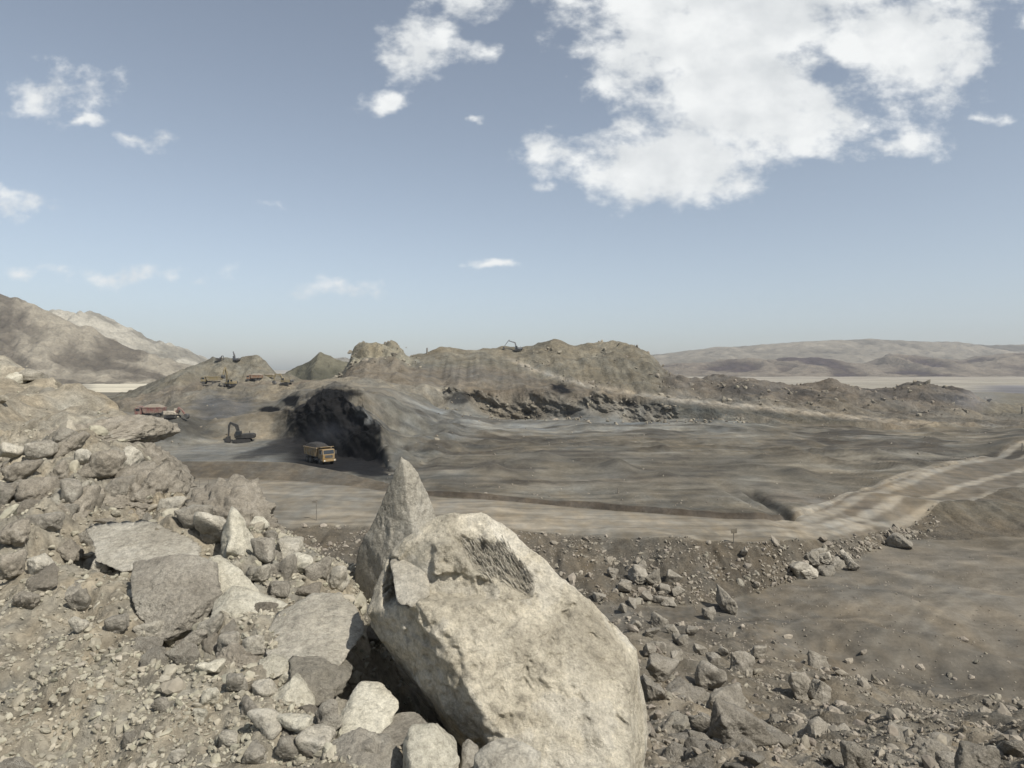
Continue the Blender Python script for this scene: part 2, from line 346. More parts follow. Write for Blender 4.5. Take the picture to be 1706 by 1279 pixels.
# columns: fine in the picture, coarse outside it
cin = np.linspace(-30, 1736, 1180)
cl = -30 - np.cumsum(np.linspace(2, 22, 70)); cr = 1736 + np.cumsum(np.linspace(2, 22, 70))
PX = np.concatenate([cl[::-1], cin, cr]); U = (PX - CX) / F; NC = len(PX)
FY = np.zeros((NF, NC)); FZ = np.zeros((NF, NC))
def pch(xs, ys, x):
    """monotone cubic (keeps steps sharp but rounds kinks)"""
    xs = np.array(xs, float); ys = np.array(ys, float); h = np.diff(xs); d = np.diff(ys) / h
    m = np.zeros_like(ys)
    for i in range(1, len(xs) - 1):
        if d[i-1] * d[i] > 0:
            w1, w2 = 2 * h[i] + h[i-1], h[i] + 2 * h[i-1]
            m[i] = (w1 + w2) / (w1 / d[i-1] + w2 / d[i])
    m[0], m[-1] = d[0], d[-1]
    x = np.clip(x, xs[0], xs[-1]); k = np.clip(np.searchsorted(xs, x) - 1, 0, len(h) - 1)
    t = (x - xs[k]) / h[k]
    return (2*t**3-3*t**2+1)*ys[k] + (t**3-2*t**2+t)*h[k]*m[k] + (-2*t**3+3*t**2)*ys[k+1] + (t**3-t**2)*h[k]*m[k+1]
o_ = 0
for tab in (near, mid, far):
    xs = sorted(tab)
    nf = len(tab[xs[0]])
    for f in range(nf):
        FY[o_ + f] = np.exp(pch(xs, [math.log(tab[x][f][0]) for x in xs], PX))
        FZ[o_ + f] = pch(xs, [tab[x][f][1] / tab[x][f][0] for x in xs], PX) * FY[o_ + f]
    o_ += nf
#        0   1   2   3   4   5   6   7   8   9   10  11  12  13  14  15  16  17  18  19  20  21
ROUGH = [.9,1.1, 1.3,1.4,1.3,1.1,.8, .14,.28, .06,.16,.2, .10,.13,.24, .22,.3, .8, .35,.8,1.0,.5]
NROW  = [30, 90,130,110,110, 70, 60, 60, 60, 46, 16, 26, 76, 60, 66, 60, 50, 44, 60, 64, 14]
rowsY, rowsZ, rowsR, rowK = [], [], [], []
for k in range(NF - 1):
    n = NROW[k]
    for j in range(n + (1 if k == NF - 2 else 0)):
        t = j / n
        Yr = FY[k] * (FY[k+1] / FY[k]) ** t
        s = (Yr - FY[k]) / np.maximum(FY[k+1] - FY[k], 1e-6)
        rowsY.append(Yr); rowsZ.append(FZ[k] + (FZ[k+1] - FZ[k]) * s)
        rowsR.append(np.full(NC, ROUGH[k] * (1 - t) + ROUGH[k+1] * t)); rowK.append(k + t)
GY = np.array(rowsY); GZ = np.array(rowsZ); GR = np.array(rowsR); rowK = np.array(rowK)
def blur_rows(A, w):
    out = A.copy()
    for _ in range(w):
        out[1:-1] = (out[:-2] + 2 * out[1:-1] + out[2:]) / 4
    return out
GZ = blur_rows(GZ, 2)
jag = fbm2(PX / 26, PX * 0 + .5, 4, 17, .65)[None, :] * win(470, 640, 12, PX)[None, :]
GZ = GZ + 1.5 * jag * np.exp(-((rowK[:, None] - 14.0) / .8) ** 2)
NR = len(GY); GX = U[None, :] * GY
BANDSTART = np.concatenate([[0], np.cumsum(NROW)])
PXG = np.broadcast_to(PX[None, :], GY.shape); KG = np.broadcast_to(rowK[:, None], GY.shape)
# extra roughness on crags
crag = win(580, 680, 12, PXG) * win(17.6, 19.6, .3, KG)
crag2 = win(860, 1110, 25, PXG) * win(18.1, 19.6, .3, KG)
crag3 = win(1105, 1640, 25, PXG) * win(18.15, 19.7, .25, KG)
cliff = win(740, 1130, 15, PXG) * win(15.8, 17.3, .3, KG)
spur = win(480, 760, 12, PXG) * win(12.8, 15.2, .4, KG)
lefthill = win(200, 500, 15, PXG) * win(13.0, 19.5, .3, KG)
GR = GR + 1.1 * crag + .15 * crag2 + .35 * crag3 + .9 * cliff + .7 * spur + .2 * lefthill
GR = GR * (1 - .72 * win(675, 860, 20, PXG) * win(16.95, 18.95, .15, KG)) * (1 - .5 * win(860, 1000, 20, PXG) * win(16.95, 18.0, .15, KG))
GR = np.where((PXG < 640) & (KG > 9.5) & (KG < 11.5), GR * .6, GR)
# scale-adaptive relief: wavelengths from a few pixels up to a fraction of the distance
DR = np.abs(np.gradient(np.array(rowsY), axis=0)) + 1e-6      # row spacing limits the finest relief
D = np.zeros_like(GY); GS = GY + 1.6 * GZ * (KG > 9)
for k in range(-6, 6):
    lam = 1.0 * 2.0 ** k
    w = sstep(.0035, .009, lam / GY) * (1 - sstep(.12, .35, lam / GY)) * sstep(1.2, 2.6, lam / DR)
    if w.max() <= 0: continue
    n = perlin2(GX / lam + GS / lam * .3, GS / lam, 3 + k + 7)
    n = np.where(KG > 17, .45 * n + .75 * (.42 - np.abs(perlin2(GX / lam + 9.3, GS / lam + 2.1, 40 + k))), n)
    D += w * n * lam * .17
GZ = GZ + D * GR
# lumpy conglomerate on the left mound, crevices between the lumps
lm = win(-400, 470, 40, PXG) * win(2.35, 3.6, .2, KG) * (.35 + .65 * sstep(-.3, .3, fbm2(GX / 1.3, GY / 1.3, 3, 51)))
lm = lm * (1 - .75 * win(3.35, 4.2, .12, KG) * sstep(300, 200, PXG))
lump = 0
for k_, lam in enumerate((.7, .36, .18, .09, .045)):
    a_ = GX + .25 * lam * perlin2(GX / lam, GY / lam, 55 + k_)
    lump = lump + lam * .36 * (np.sqrt(np.abs(perlin2(a_ / lam, GY / lam, 60 + k_)) + .01) - .45)
GZ = GZ + lump * lm * 1.2
for (gx, gy, gr, gd) in [(285,1052,.10,.16),(420,1066,.10,.12),(560,1105,.22,.22),(300,946,.18,.16),(165,858,.35,.3),(180,930,.22,.16),(700,1210,.3,.25),(520,1175,.12,.1)]:
    i_ = int(np.searchsorted(PX, gx)); pr_ = HZ - GZ[:, i_] / GY[:, i_] * F; j_ = int(np.argmax((pr_ <= gy) & (rowK > .8)))
    GZ = GZ - gd * np.exp(-((GX - GX[j_, i_]) / gr) ** 2 - ((GY - GY[j_, i_]) / (gr * 1.3)) ** 2)
# cliffs: buttresses pushed in and out along the line of sight
but = fbm2(GX / 11.0 + GZ / 19, GZ / 9.0, 5, 21, .6); but2 = fbm2(GX / 6.0 + GZ / 9, GZ / 7.0, 5, 25, .6)
GY = GY + cliff * but * 6.0 * np.sin(np.clip((KG - 15.8) / 1.5, 0, 1) * np.pi) + spur * (1 - sstep(600, 640, PXG)) * but2 * 3.2 * np.sin(np.clip((KG - 12.8) / 2.4, 0, 1) * np.pi)
# gullies down the spoil flank, rubble furrows on the road bank
gul = perlin2(GX / 1.7, GY / 22.0, 31) * .5 + perlin2(GX / .7, GY / 9.0, 32) * .22
GZ = GZ + gul * win(7.05, 7.9, .12, KG) * (.25 + .55 * sstep(-.3, .4, perlin2(GX / 6, GY / 9, 39)))
gul2 = perlin2(GX / 7 + GY / 40, GY / 60.0, 33) + .5 * perlin2(GX / 2.8 + GY / 60, GY / 50.0, 34)
GZ = GZ + gul2 * win(17.2, 18.8, .25, KG) * 1.2
# wheel ruts and low windrows on the pit floor, road and bench
rut = perlin2(GX / 40.0 + GY / 90, GY / 3.2, 36)
GZ = GZ + rut * win(11.2, 13.4, .3, KG) * .28 * sstep(640, 720, PXG) + perlin2(GX / 60, GY / 1.8, 37) * win(8.1, 8.9, .06, KG) * .16
rb = perlin2((GX * .55 + GY * .35) / 2.2, (GY * .6 - GX * .9) / 16, 38)
GZ = GZ + rb * win(6.1, 6.95, .08, KG) * .07
# mounds: (px, Y, radius x, radius y, height)
for (px, Y, rx, ry, h) in [(1240, 104, 1.2, 12, -1.0), (1500, 107, 9, 5, 1.2), (1650, 108, 13, 6, 1.9), (1690, 121, 7, 4, 1.4), (1440, 160, 6, 5, 1.2), (1500, 165, 9, 5, 1.2), (1665, 165, 8, 9, -2.0),
                           (1350, 150, 9, 6, .9), (880, 150, 9, 5, 1.1), (960, 140, 10, 4, .8), (780, 240, 9, 7, 1.6), (730, 195, 6, 5, 1.3),
                           (400, 205, 8, 6, 1.0), (300, 190, 9, 6, 1.2), (370, 240, 13, 10, 2.4), (1030, 280, 5, 4, 1.6), (985, 276, 4, 3, 1.2)]:
    x0 = (px - CX) / F * Y
    GZ = GZ + h * np.exp(-((GX - x0) / rx) ** 2 - ((GY - Y) / ry) ** 2)
# hollow gully beside the junction (dark notch) running from (1250,815) to (1310,855)
def seg_d(x, y, a, b):
    ax, ay = a; bx, by = b; t = np.clip(((x - ax) * (bx - ax) + (y - ay) * (by - ay)) / ((bx - ax) ** 2 + (by - ay) ** 2), 0, 1)
    return np.hypot(x - ax - t * (bx - ax), y - ay - t * (by - ay)), t
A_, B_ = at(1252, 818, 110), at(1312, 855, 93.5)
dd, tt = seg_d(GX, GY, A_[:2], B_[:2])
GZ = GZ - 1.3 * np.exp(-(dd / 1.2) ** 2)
def line_pts(pts, zf=-20.0):
    out = []
    for a, b in pts: Yq = -zf * F / (b - HZ); out.append(((a - CX) / F * Yq, Yq))
    return out
WIND = [([(705,712),(800,722),(930,733),(1080,739),(1240,746),(1400,755)], 1.1, .9), ([(760,768),(860,772),(980,768),(1120,772),(1260,779)], .7, .7), ([(980,742),(1100,748),(1190,757)], .7, .7),
        ([(1120,706),(1260,717),(1400,727),(1560,736)], 1.0, .9), ([(860,800),(1010,806),(1180,812)], .5, .5), ([(740,738),(820,745),(900,757),(935,765)], .8, .9), ([(1300,760),(1420,771),(1500,772)], .8, .8)]
WM = np.zeros_like(GZ)
for pts, hh, ww in WIND:
    Q = line_pts(pts); dm = None
    for a, b in zip(Q[:-1], Q[1:]):
        d, _ = seg_d(GX, GY, a, b); dm = d if dm is None else np.minimum(dm, d)
    nw = np.clip(.55 + .8 * fbm2(GX / 7, GY / 9, 3, 201), 0, 1.4); sp = ww * 2.2
    GZ = GZ + hh * nw * np.exp(-(dm / sp) ** 2); WM = np.maximum(WM, np.exp(-(dm / (sp * 1.5)) ** 2) * np.clip(nw * 1.3, 0, 1))
rh = np.random.default_rng(77)
for q in range(46):
    px = rh.uniform(700, 1560); py = rh.uniform(702, 800)
    (x0, y0), = line_pts([(px, py)]); rr = rh.uniform(1.2, 3.2); hh = rr * rh.uniform(.25, .45)
    g = np.exp(-((GX - x0) / rr) ** 2 - ((GY - y0) / (rr * 1.2)) ** 2)
    GZ = GZ + hh * g; WM = np.maximum(WM, .7 * np.exp(-((GX - x0) / rr / 1.3) ** 2 - ((GY - y0) / (rr * 1.6)) ** 2))
SURF = np.stack([GX * 1.0, GY, GZ], -1)
SURF[..., 0] = U[None, :] * np.array(rowsY)      # columns keep their place when a cliff is pushed back
GX = SURF[..., 0]
def ground_at(x, y):
    """height of the terrain below a point"""
    d2 = None
    u = x / y; i = int(np.clip(np.searchsorted(U, u), 1, NC - 1))
    col = GY[:, i]; j = int(np.clip(np.searchsorted(np.array(rowsY)[:, i], y), 1, NR - 1))
    y0, y1 = col[j-1], col[j]; t = np.clip((y - y0) / max(y1 - y0, 1e-6), 0, 1)
    return float(GZ[j-1, i] * (1 - t) + GZ[j, i] * t)
def pick(px, py, k0=0.0, k1=21.0):
    """first terrain point met by the sight line through (px,py)"""
    i = int(np.clip(np.searchsorted(PX, px), 0, NC - 1))
    pr = HZ - GZ[:, i] / GY[:, i] * F
    ok = (rowK >= k0) & (rowK <= k1)
    js = np.where(ok & (pr <= py))[0]
    j = js[0] if len(js) else int(np.argmin(np.where(ok, np.abs(pr - py), 1e9)))
    return SURF[j, i].copy()

# ------------------------------------------------------------------ albedo of the terrain (ground colours, with shade painted into cliff hollows)
C = np.zeros(GY.shape + (3,), np.float32)
def setc(mask, c): C[:] = C * (1 - mask[..., None]) + np.array(c, np.float32) * mask[..., None]
TAN, DUST, BROWN, GREY, GREEN, COAL = (.285,.255,.20), (.34,.31,.25), (.205,.178,.14), (.20,.195,.175), (.20,.19,.145), (.007,.007,.0075)
C[:] = TAN
setc(win(0, 5.0, .3, KG), (.275,.245,.19))
setc(sstep(850, 1150, PXG) * win(2, 6.2, .3, KG), (.215,.19,.15))
setc(win(5.9, 7.0, .12, KG), (.178,.157,.126))
setc(win(7.0, 8.0, .08, KG), (.175,.152,.118))
setc(win(8.0, 9.0, .03, KG), (.27,.24,.19))
setc(win(9.0, 10.0, .05, KG), (.16,.138,.108))
setc(win(10.0, 16.0, .1, KG), (.205,.185,.148))
setc(win(11.2, 15.9, .3, KG) * sstep(650, 750, PXG), (.195,.175,.138))
setc(win(13.9, 16.0, .4, KG) * win(690, 1250, 60, PXG), (.25,.243,.215))
setc(win(15.9, 17.1, .15, KG) * win(735, 1110, 10, PXG), (.25,.226,.185))
setc(win(16.9, 18.2, .2, KG), (.215,.186,.145))
setc(win(18.05, 21, .15, KG), (.215,.195,.15))
setc(win(18.2, 21, .2, KG) * win(580, 690, 10, PXG), (.31,.285,.215))
setc(win(18.1, 20, .15, KG) * win(1105, 1640, 20, PXG), (.165,.142,.115))
setc(win(17.2, 18.3, .3, KG) * win(1105, 1700, 20, PXG), (.21,.19,.155))
# ramp road climbing to the crest
ramp_line = [(830, 590), (880, 612), (940, 632), (1000, 645), (1100, 662), (1300, 681), (1500, 702), (1706, 714), (1760, 716)]
rp = np.interp(PX, [a for a, b in ramp_line], [b for a, b in ramp_line])
PY = HZ - GZ / GY * F
setc(np.exp(-((PY - rp[None, :]) / 4.0) ** 2) * (KG > 17.05) * (KG < 19) * win(850, 1760, 20, PXG) * .85, (.40,.355,.285))
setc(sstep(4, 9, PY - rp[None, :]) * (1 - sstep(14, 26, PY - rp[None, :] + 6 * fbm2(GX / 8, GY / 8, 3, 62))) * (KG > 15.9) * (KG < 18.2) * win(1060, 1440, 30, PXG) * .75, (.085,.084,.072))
setc(win(8.0, 9.0, .03, KG) * sstep(1290, 1400, PXG), (.185,.16,.125))
# coal seam and coal dust (black stuff, real colour)
nzA = fbm2(GX / 6, GY / 6 + GZ / 3, 4, 61)
seam = win(455, 634, 9, PXG + 26 * nzA) * win(12.85, 14.22, .1, KG + .22 * nzA)
setc(win(640, 740, 12, PXG) * win(12.9, 15.2, .2, KG), (.20,.19,.16)); setc(sstep(.0, .3, nzA) * win(630, 760, 12, PXG) * win(12.9, 15.4, .2, KG) * .7, (.115,.108,.094))
setc(seam, COAL); setc(win(575, 628, 9, PXG + 14 * nzA) * win(13.72, 14.15, .08, KG + .3 * nzA) * .8, (.15,.148,.14))
setc(win(425, 600, 14, PXG + 14 * nzA) * win(13.55, 14.25, .15, KG + .2 * nzA) * .9, (.02,.02,.022))
setc(win(425, 655, 14, PXG + 22 * nzA) * win(11.15, 13.05, .12, KG + .15 * nzA) * .98, (.013,.013,.0145))
setc(win(250, 470, 30, PXG) * win(11.2, 13.3, .3, KG + .2 * nzA) * .8, (.225,.228,.215))
setc(win(245, 400, 20, PXG + 12 * nzA) * win(13.1, 14.2, .2, KG + .25 * nzA) * .85, (.095,.092,.082))
setc(win(355, 480, 16, PXG + 15 * nzA) * win(12.95, 14.2, .2, KG + .2 * nzA) * .85, (.30,.27,.215))
setc(win(325, 420, 18, PXG + 15 * nzA) * win(14.6, 16.4, .3, KG + .4 * nzA) * .7, (.115,.118,.125))
def blob(px, Y, rx, ry, c, s=1.0):
    x0 = (px - CX) / F * Y
    n = fbm2(GX / max(rx, 1) * 1.3, GY / max(ry, 1) * 1.3, 4, int(px) % 37)
    m = sstep(.25, .6, np.exp(-((GX - x0) / rx) ** 2 - ((GY - Y) / ry) ** 2) + .22 * n) * s
    setc(m, c)
def pblob(px, py, rx, ry, c, s=1.0):
    """a patch of another colour where the sight line meets the terrain"""
    Q = pick(px, py, 9); Y = Q[1]
    n = fbm2(GX / 4, GY / 8 + GZ / 2, 4, int(px) % 37)
    d = ((GX - Q[0]) / (rx / F * Y)) ** 2 + ((GZ - Q[2]) / (ry / F * Y)) ** 2 + ((GY - Y) / 30) ** 2
    setc(sstep(.25, .55, np.exp(-d) + .2 * n) * s, c)
pblob(452, 684, 30, 6, COAL); pblob(490, 668, 36, 9, COAL); pblob(540, 655, 60, 8, COAL); pblob(475, 740, 40, 9, (.03,.03,.032), .8); pblob(932, 648, 20, 11, COAL); pblob(990, 662, 8, 10, (.05,.046,.04), .8); pblob(765, 664, 20, 11, (.035,.033,.03), .85)  # coal, then two dark patches painting a small hole and a shaded recess
pblob(1052, 672, 9, 8, (.06,.052,.045), .8); pblob(955, 690, 18, 5, (.05,.052,.05), .7); pblob(870, 662, 70, 7, (.13,.108,.085), .4)  # first patch paints another cave-like hole dark
pblob(1165, 690, 40, 10, (.07,.075,.07), .7); pblob(1240, 702, 60, 5, (.085,.085,.075), .6); pblob(1390, 716, 60, 4, (.08,.072,.06), .7)
for q in [(1480,655,40,9),(1560,662,50,6),(1600,650,22,9),(1330,655,22,7),(1260,650,60,8)]: pblob(*q, (.075,.068,.062), .7)
pblob(1520, 690, 60, 4, (.09,.078,.065), .5); pblob(1450, 735, 90, 8, (.11,.092,.074), .6)
blob(1480, 162, 9, 3, (.10,.085,.07), .6); blob(1440, 160, 3, 3, (.09,.08,.07), .6); blob(1668, 165, 9, 5, (.05,.046,.04), .75)
blob(950, 250, 22, 12, (.30,.295,.265), .6); blob(1060, 235, 26, 8, (.30,.29,.25), .6); blob(770, 275, 22, 10, (.17,.175,.16), .6)
blob(1010, 120, 30, 5, (.24,.21,.165), .6); blob(700, 125, 12, 4, (.11,.11,.10), .7); blob(1240, 112, 14, 5, (.23,.205,.165), .5)
blob(1370, 105, 9, 6, (.17,.14,.108), .6); blob(1650, 105, 12, 5, (.185,.165,.125), .6); blob(560, 205, 12, 10, (.06,.06,.062), .5)
# light tracks where vehicles run
for pts, w, s in [([(1290,872),(1370,838),(1450,803),(1560,764),(1706,738),(1740,733)], .95, .8), ([(1320,874),(1400,846),(1500,808),(1600,772),(1740,748)], .95, .7), ([(1200,888),(1330,884),(1440,862),(1560,826),(1640,800),(1740,772)], .9, .9),
                  ([(1200,897),(1340,893),(1460,874),(1580,842),(1740,800)], .8, .75), ([(300,842),(600,858),(850,872),(1150,893)], 1.0, .6), ([(300,812),(600,830),(850,852),(1150,872),(1300,874)], 1.0, .5)]:
    Q = [pick(a, b, 7.9, 10.2)[:2] for a, b in pts]
    dm = None
    for a, b in zip(Q[:-1], Q[1:]):
        d, _ = seg_d(GX, GY, a, b); dm = d if dm is None else np.minimum(dm, d)
    wob = 1 + .5 * fbm2(GX / 3, GY / 3, 3, 64)
    setc(np.exp(-(dm / (w * wob)) ** 4) * s * (KG > 7.9) * (KG < 10.3), (.36,.325,.265))
setc(win(9.05, 10.0, .06, KG) * win(690, 1330, 20, PXG) * .8, (.135,.11,.085))
setc(np.exp(-(dd / 1.3) ** 4) * (KG > 9) * (KG < 12.2), (.055,.05,.04))  # darker colour along the gully
# long dusty and dark bands dragged over the pit floor by traffic
b1 = fbm2(GX / 38 + GY / 150, GY / 13 - GX / 70, 5, 66, .62); b2 = fbm2(GX / 30, GY / 17 - GX / 90, 5, 69, .62)
pf = win(10.6, 15.9, .4, KG) * sstep(650, 740, PXG)
setc(sstep(.05, .32, b1) * pf * .8, (.095,.085,.072)); setc(sstep(.1, .45, b2) * pf * .6, (.285,.268,.225)); setc(sstep(.12, .4, -b2) * pf * .55, (.165,.157,.138))
setc(win(13.6, 15.7, .3, KG) * win(690, 1120, 40, PXG) * sstep(-.2, .3, b2) * .6, (.24,.25,.245))
# tracks on the lower bench
for pts in [[(1180,1040),(1330,1010),(1500,950),(1690,915)], [(1200,1090),(1380,1040),(1560,1000),(1706,960)], [(1480,1130),(1520,1060),(1620,980)], [(1440,1100),(1500,1040),(1590,960)]]:
    Q = [pick(a, b, 5.6, 7.05)[:2] for a, b in pts]; dm = None
    for a, b in zip(Q[:-1], Q[1:]):
        d, _ = seg_d(GX, GY, a, b); dm = d if dm is None else np.minimum(dm, d)
    for off in (0, 1.9):
        setc(np.exp(-((dm - off) / .28) ** 2) * .28 * (KG > 5.8) * (KG < 7.02), (.27,.24,.19))
setc(WM * (KG > 9.8) * (KG < 16) * .72, (.100,.089,.073))
mot, tint = 0, 0
for k_, lam in enumerate((60., 24., 9., 3.5, 1.4, .55, .22, .09)):
    w = sstep(.004, .010, lam / GY) * (1 - sstep(.25, .7, lam / GY)) * sstep(1.0, 2.2, lam / DR)
    mot = mot + w * perlin2(GX / lam + 3.3 * k_, GS / (lam * 1.6), 70 + k_); tint = tint + w * perlin2(GX / lam + 7.7 * k_, GS / (lam * 1.6), 80 + k_)
# spots drawn out in depth, so that ground seen at a flat angle keeps its grain
line = perlin2(GX / 45 + GY / 200, GY / 4.6 - GX / 60, 92) * (1 - sstep(150, 190, GY)) + perlin2(GX / 60 + GY / 300, GY / 11 - GX / 45, 94) * sstep(150, 190, GY)
line = line + .6 * perlin2(GX / 20, GY / 2.6 - GX / 80, 95) * (1 - sstep(130, 160, GY))
C *= (1 + .34 * np.clip(line, -.8, .8) * win(9.6, 16.2, .3, KG) * sstep(640, 720, PXG))[..., None]
C *= (1 + np.clip(.17 * mot, -.4, .45))[..., None]
C *= (1 + tint[..., None] * np.array([.05, .01, -.05]))
lum_ = C.mean(-1, keepdims=True); C = (lum_ + (C - lum_) * .9) * np.array([1.0, .985, .94]) * np.where(KG > 16.6, .70, np.where(KG > 10.2, .62, np.where(KG > 9, .62, np.where(KG > 8, .66, np.where(KG > 7, .60, np.where(KG > 4.5, .72, .94))))))[..., None]; C = np.clip(C, .006, .8)

def strip(name, k0, k1, mat):
    a, b = BANDSTART[k0], min(BANDSTART[k1], NR - 1)
    n = b - a + 1
    v = SURF[a:b+1].reshape(-1, 3); c = C[a:b+1].reshape(-1, 3)
    i = (np.arange(n - 1)[:, None] * NC + np.arange(NC - 1)[None, :]).ravel()
    f = np.stack([i, i + 1, i + NC + 1, i + NC], 1)
    return tag(link_mesh(name, v, f, mat, None, True, c), kind='structure')
strip('ground', 0, 4, M_NEAR)
strip('hillside', 4, 6, M_SLOPE)
strip('lower_terrain', 6, 7, M_BENCH)
strip('embankment_ground', 7, 8, M_SLOPE)
strip('road', 8, 9, M_ROAD)
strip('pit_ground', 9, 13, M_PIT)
strip('pit_terrain', 13, 16, M_PIT)
strip('spoil_hill', 16, 21, M_HILL)
# ground behind and under the camera
bx = np.linspace(-40, 40, 60); by = np.linspace(-40, .75, 40)
XX, YY = np.meshgrid(bx, by); ZZ = -1.62 - .0 * XX + .25 * fbm2(XX / 3, YY / 3, 3, 81) * sstep(1.5, 6, np.hypot(XX, YY)) - np.clip(XX - 2, 0, 50) * .45 + np.clip(-XX - 3, 0, 50) * .10
i = (np.arange(39)[:, None] * 60 + np.arange(59)[None, :]).ravel()
tag(link_mesh('terrain', np.stack([XX, YY, ZZ], -1).reshape(-1, 3), np.stack([i, i+1, i+61, i+60], 1), M_NEAR, None, True, np.tile(np.array([[.275,.245,.19]]), (2400, 1))), kind='structure')

# ------------------------------------------------------------------ far plain and mountains
def plain():
    ys = np.concatenate([np.geomspace(430, 6000, 120), np.geomspace(6500, 60000, 30)]); us = np.linspace(-1.6, 1.6, 260)
    Y = np.repeat(ys[:, None], 260, 1); X = us[None, :] * Y
    Z = -25 - sstep(420, 500, Y) * 0 + fbm2(X / 180, Y / 180, 4, 91) * 1.6 - sstep(6000, 40000, Y) * 60
    Z = np.where(Y < 760, Z - 2.0 * (1 - sstep(600, 760, Y)), Z)
    c = np.zeros(Y.shape + (3,)); c[:] = (.27,.245,.195)
    px = us[None, :] * F + CX + 0 * Y
    sand_ = win(150, 300, 15, px) * win(560, 1180, 40, Y); c = c * (1 - sand_[..., None]) + np.array((.50,.455,.35)) * sand_[..., None]  # pale sand patch on the plain
    dk = sstep(1590, 1680, px) * win(300, 1100, 60, Y); c = c * (1 - dk[..., None]) + np.array((.135,.13,.13)) * dk[..., None]
    br = sstep(1180, 1260, px) * win(1500, 2500, 150, Y); c = c * (1 - br[..., None]) + np.array((.27,.24,.19)) * br[..., None]
    c *= (1 + .35 * fbm2(X / 500, Y / 60, 4, 93))[..., None]
    i = (np.arange(149)[:, None] * 260 + np.arange(259)[None, :]).ravel()
    tag(link_mesh('plain', np.stack([X, Y, Z], -1).reshape(-1, 3), np.stack([i, i+1, i+261, i+260], 1), M_PLAIN, None, True, np.clip(c, .05, .8).reshape(-1, 3)), kind='structure')
plain()
def mountain(name, prof, Yb, Yt, Yk, zb, lam, amp, c0, c1, seed, nr=150, nc=420, slant=0.0, crag=.5):
    """prof: (px, py of the crest); foot at Yb, crest at Yt, back foot at Yk"""
    xs = [a for a, b in prof]; px = np.linspace(xs[0], xs[-1], nc)
    top = pch(xs, [b for a, b in prof], px)
    t = np.concatenate([np.linspace(0, 1, nr), np.linspace(1.02, 2, 30)])
    T = np.repeat(t[:, None], nc, 1); P = np.repeat(px[None, :], len(t), 0)
    Y = np.where(T <= 1, Yb + (Yt - Yb) * T, Yt + (Yk - Yt) * (T - 1)); u = (P - CX) / F
    X = u * Yt * (.55 + .45 * Y / Yt)
    h = z_(top, Yt) - zb
    s = np.where(T <= 1, np.clip(T, 0, 1) ** 1.25, np.clip(2 - T, 0, 1))
    env = np.clip(T, 0, 1) ** .8 * np.where(T > 1, np.clip(2 - T, 0, 1), 1)
    rid, a, l = 0, 1.0, lam
    wx = X + 0.35 * lam * fbm2(X / lam / 1.5, Y / lam / 1.5, 3, seed + 5)
    for k in range(7):
        rid = rid + a * (.5 - 1.6 * np.abs(perlin2((wx + slant * Y) / l + 3.7 * k, (Y * .55) / l, seed + k))); a *= .56; l *= .5
    q = np.clip(h[None, :] / max(h.max(), 1), .15, 1)
    keep = 1 - .72 * np.exp(-((T - 1) / .10) ** 2)
    Z = zb - 3 + h[None, :] * s + rid * amp * env * q * keep + perlin2(X / (lam * .12), Y / (lam * .12), seed + 9) * amp * .10 * crag
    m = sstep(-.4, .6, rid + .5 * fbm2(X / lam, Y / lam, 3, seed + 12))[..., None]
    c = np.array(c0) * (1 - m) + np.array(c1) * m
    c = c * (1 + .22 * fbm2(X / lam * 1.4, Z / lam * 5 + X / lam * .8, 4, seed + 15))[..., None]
    n = len(t); i = (np.arange(n - 1)[:, None] * nc + np.arange(nc - 1)[None, :]).ravel()
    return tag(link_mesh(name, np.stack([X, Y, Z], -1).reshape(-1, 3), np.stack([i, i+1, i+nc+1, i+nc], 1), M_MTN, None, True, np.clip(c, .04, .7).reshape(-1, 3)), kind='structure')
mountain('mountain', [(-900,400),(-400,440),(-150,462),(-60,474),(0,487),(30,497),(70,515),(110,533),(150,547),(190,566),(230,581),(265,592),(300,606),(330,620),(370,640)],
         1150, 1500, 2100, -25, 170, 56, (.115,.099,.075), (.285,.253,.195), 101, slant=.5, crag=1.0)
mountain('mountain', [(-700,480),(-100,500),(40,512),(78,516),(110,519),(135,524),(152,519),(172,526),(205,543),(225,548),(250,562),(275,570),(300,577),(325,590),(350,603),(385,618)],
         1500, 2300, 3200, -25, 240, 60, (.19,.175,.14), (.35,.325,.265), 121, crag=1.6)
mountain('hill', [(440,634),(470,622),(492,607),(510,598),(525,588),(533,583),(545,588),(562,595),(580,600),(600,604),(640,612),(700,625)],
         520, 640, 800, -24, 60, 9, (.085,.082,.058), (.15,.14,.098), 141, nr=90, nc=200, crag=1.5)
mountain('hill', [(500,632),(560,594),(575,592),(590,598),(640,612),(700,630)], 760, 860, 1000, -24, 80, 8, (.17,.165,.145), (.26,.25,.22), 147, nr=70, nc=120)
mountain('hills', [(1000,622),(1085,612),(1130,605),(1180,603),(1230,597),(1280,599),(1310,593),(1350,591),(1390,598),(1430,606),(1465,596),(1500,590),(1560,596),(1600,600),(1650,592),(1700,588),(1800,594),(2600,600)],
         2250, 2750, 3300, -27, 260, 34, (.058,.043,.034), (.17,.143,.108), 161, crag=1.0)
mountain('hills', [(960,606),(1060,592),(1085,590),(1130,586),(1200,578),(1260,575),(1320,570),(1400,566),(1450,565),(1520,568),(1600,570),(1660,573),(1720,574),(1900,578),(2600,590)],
         3000, 4300, 5200, -30, 420, 40, (.105,.092,.068), (.205,.18,.137), 181, crag=.7)

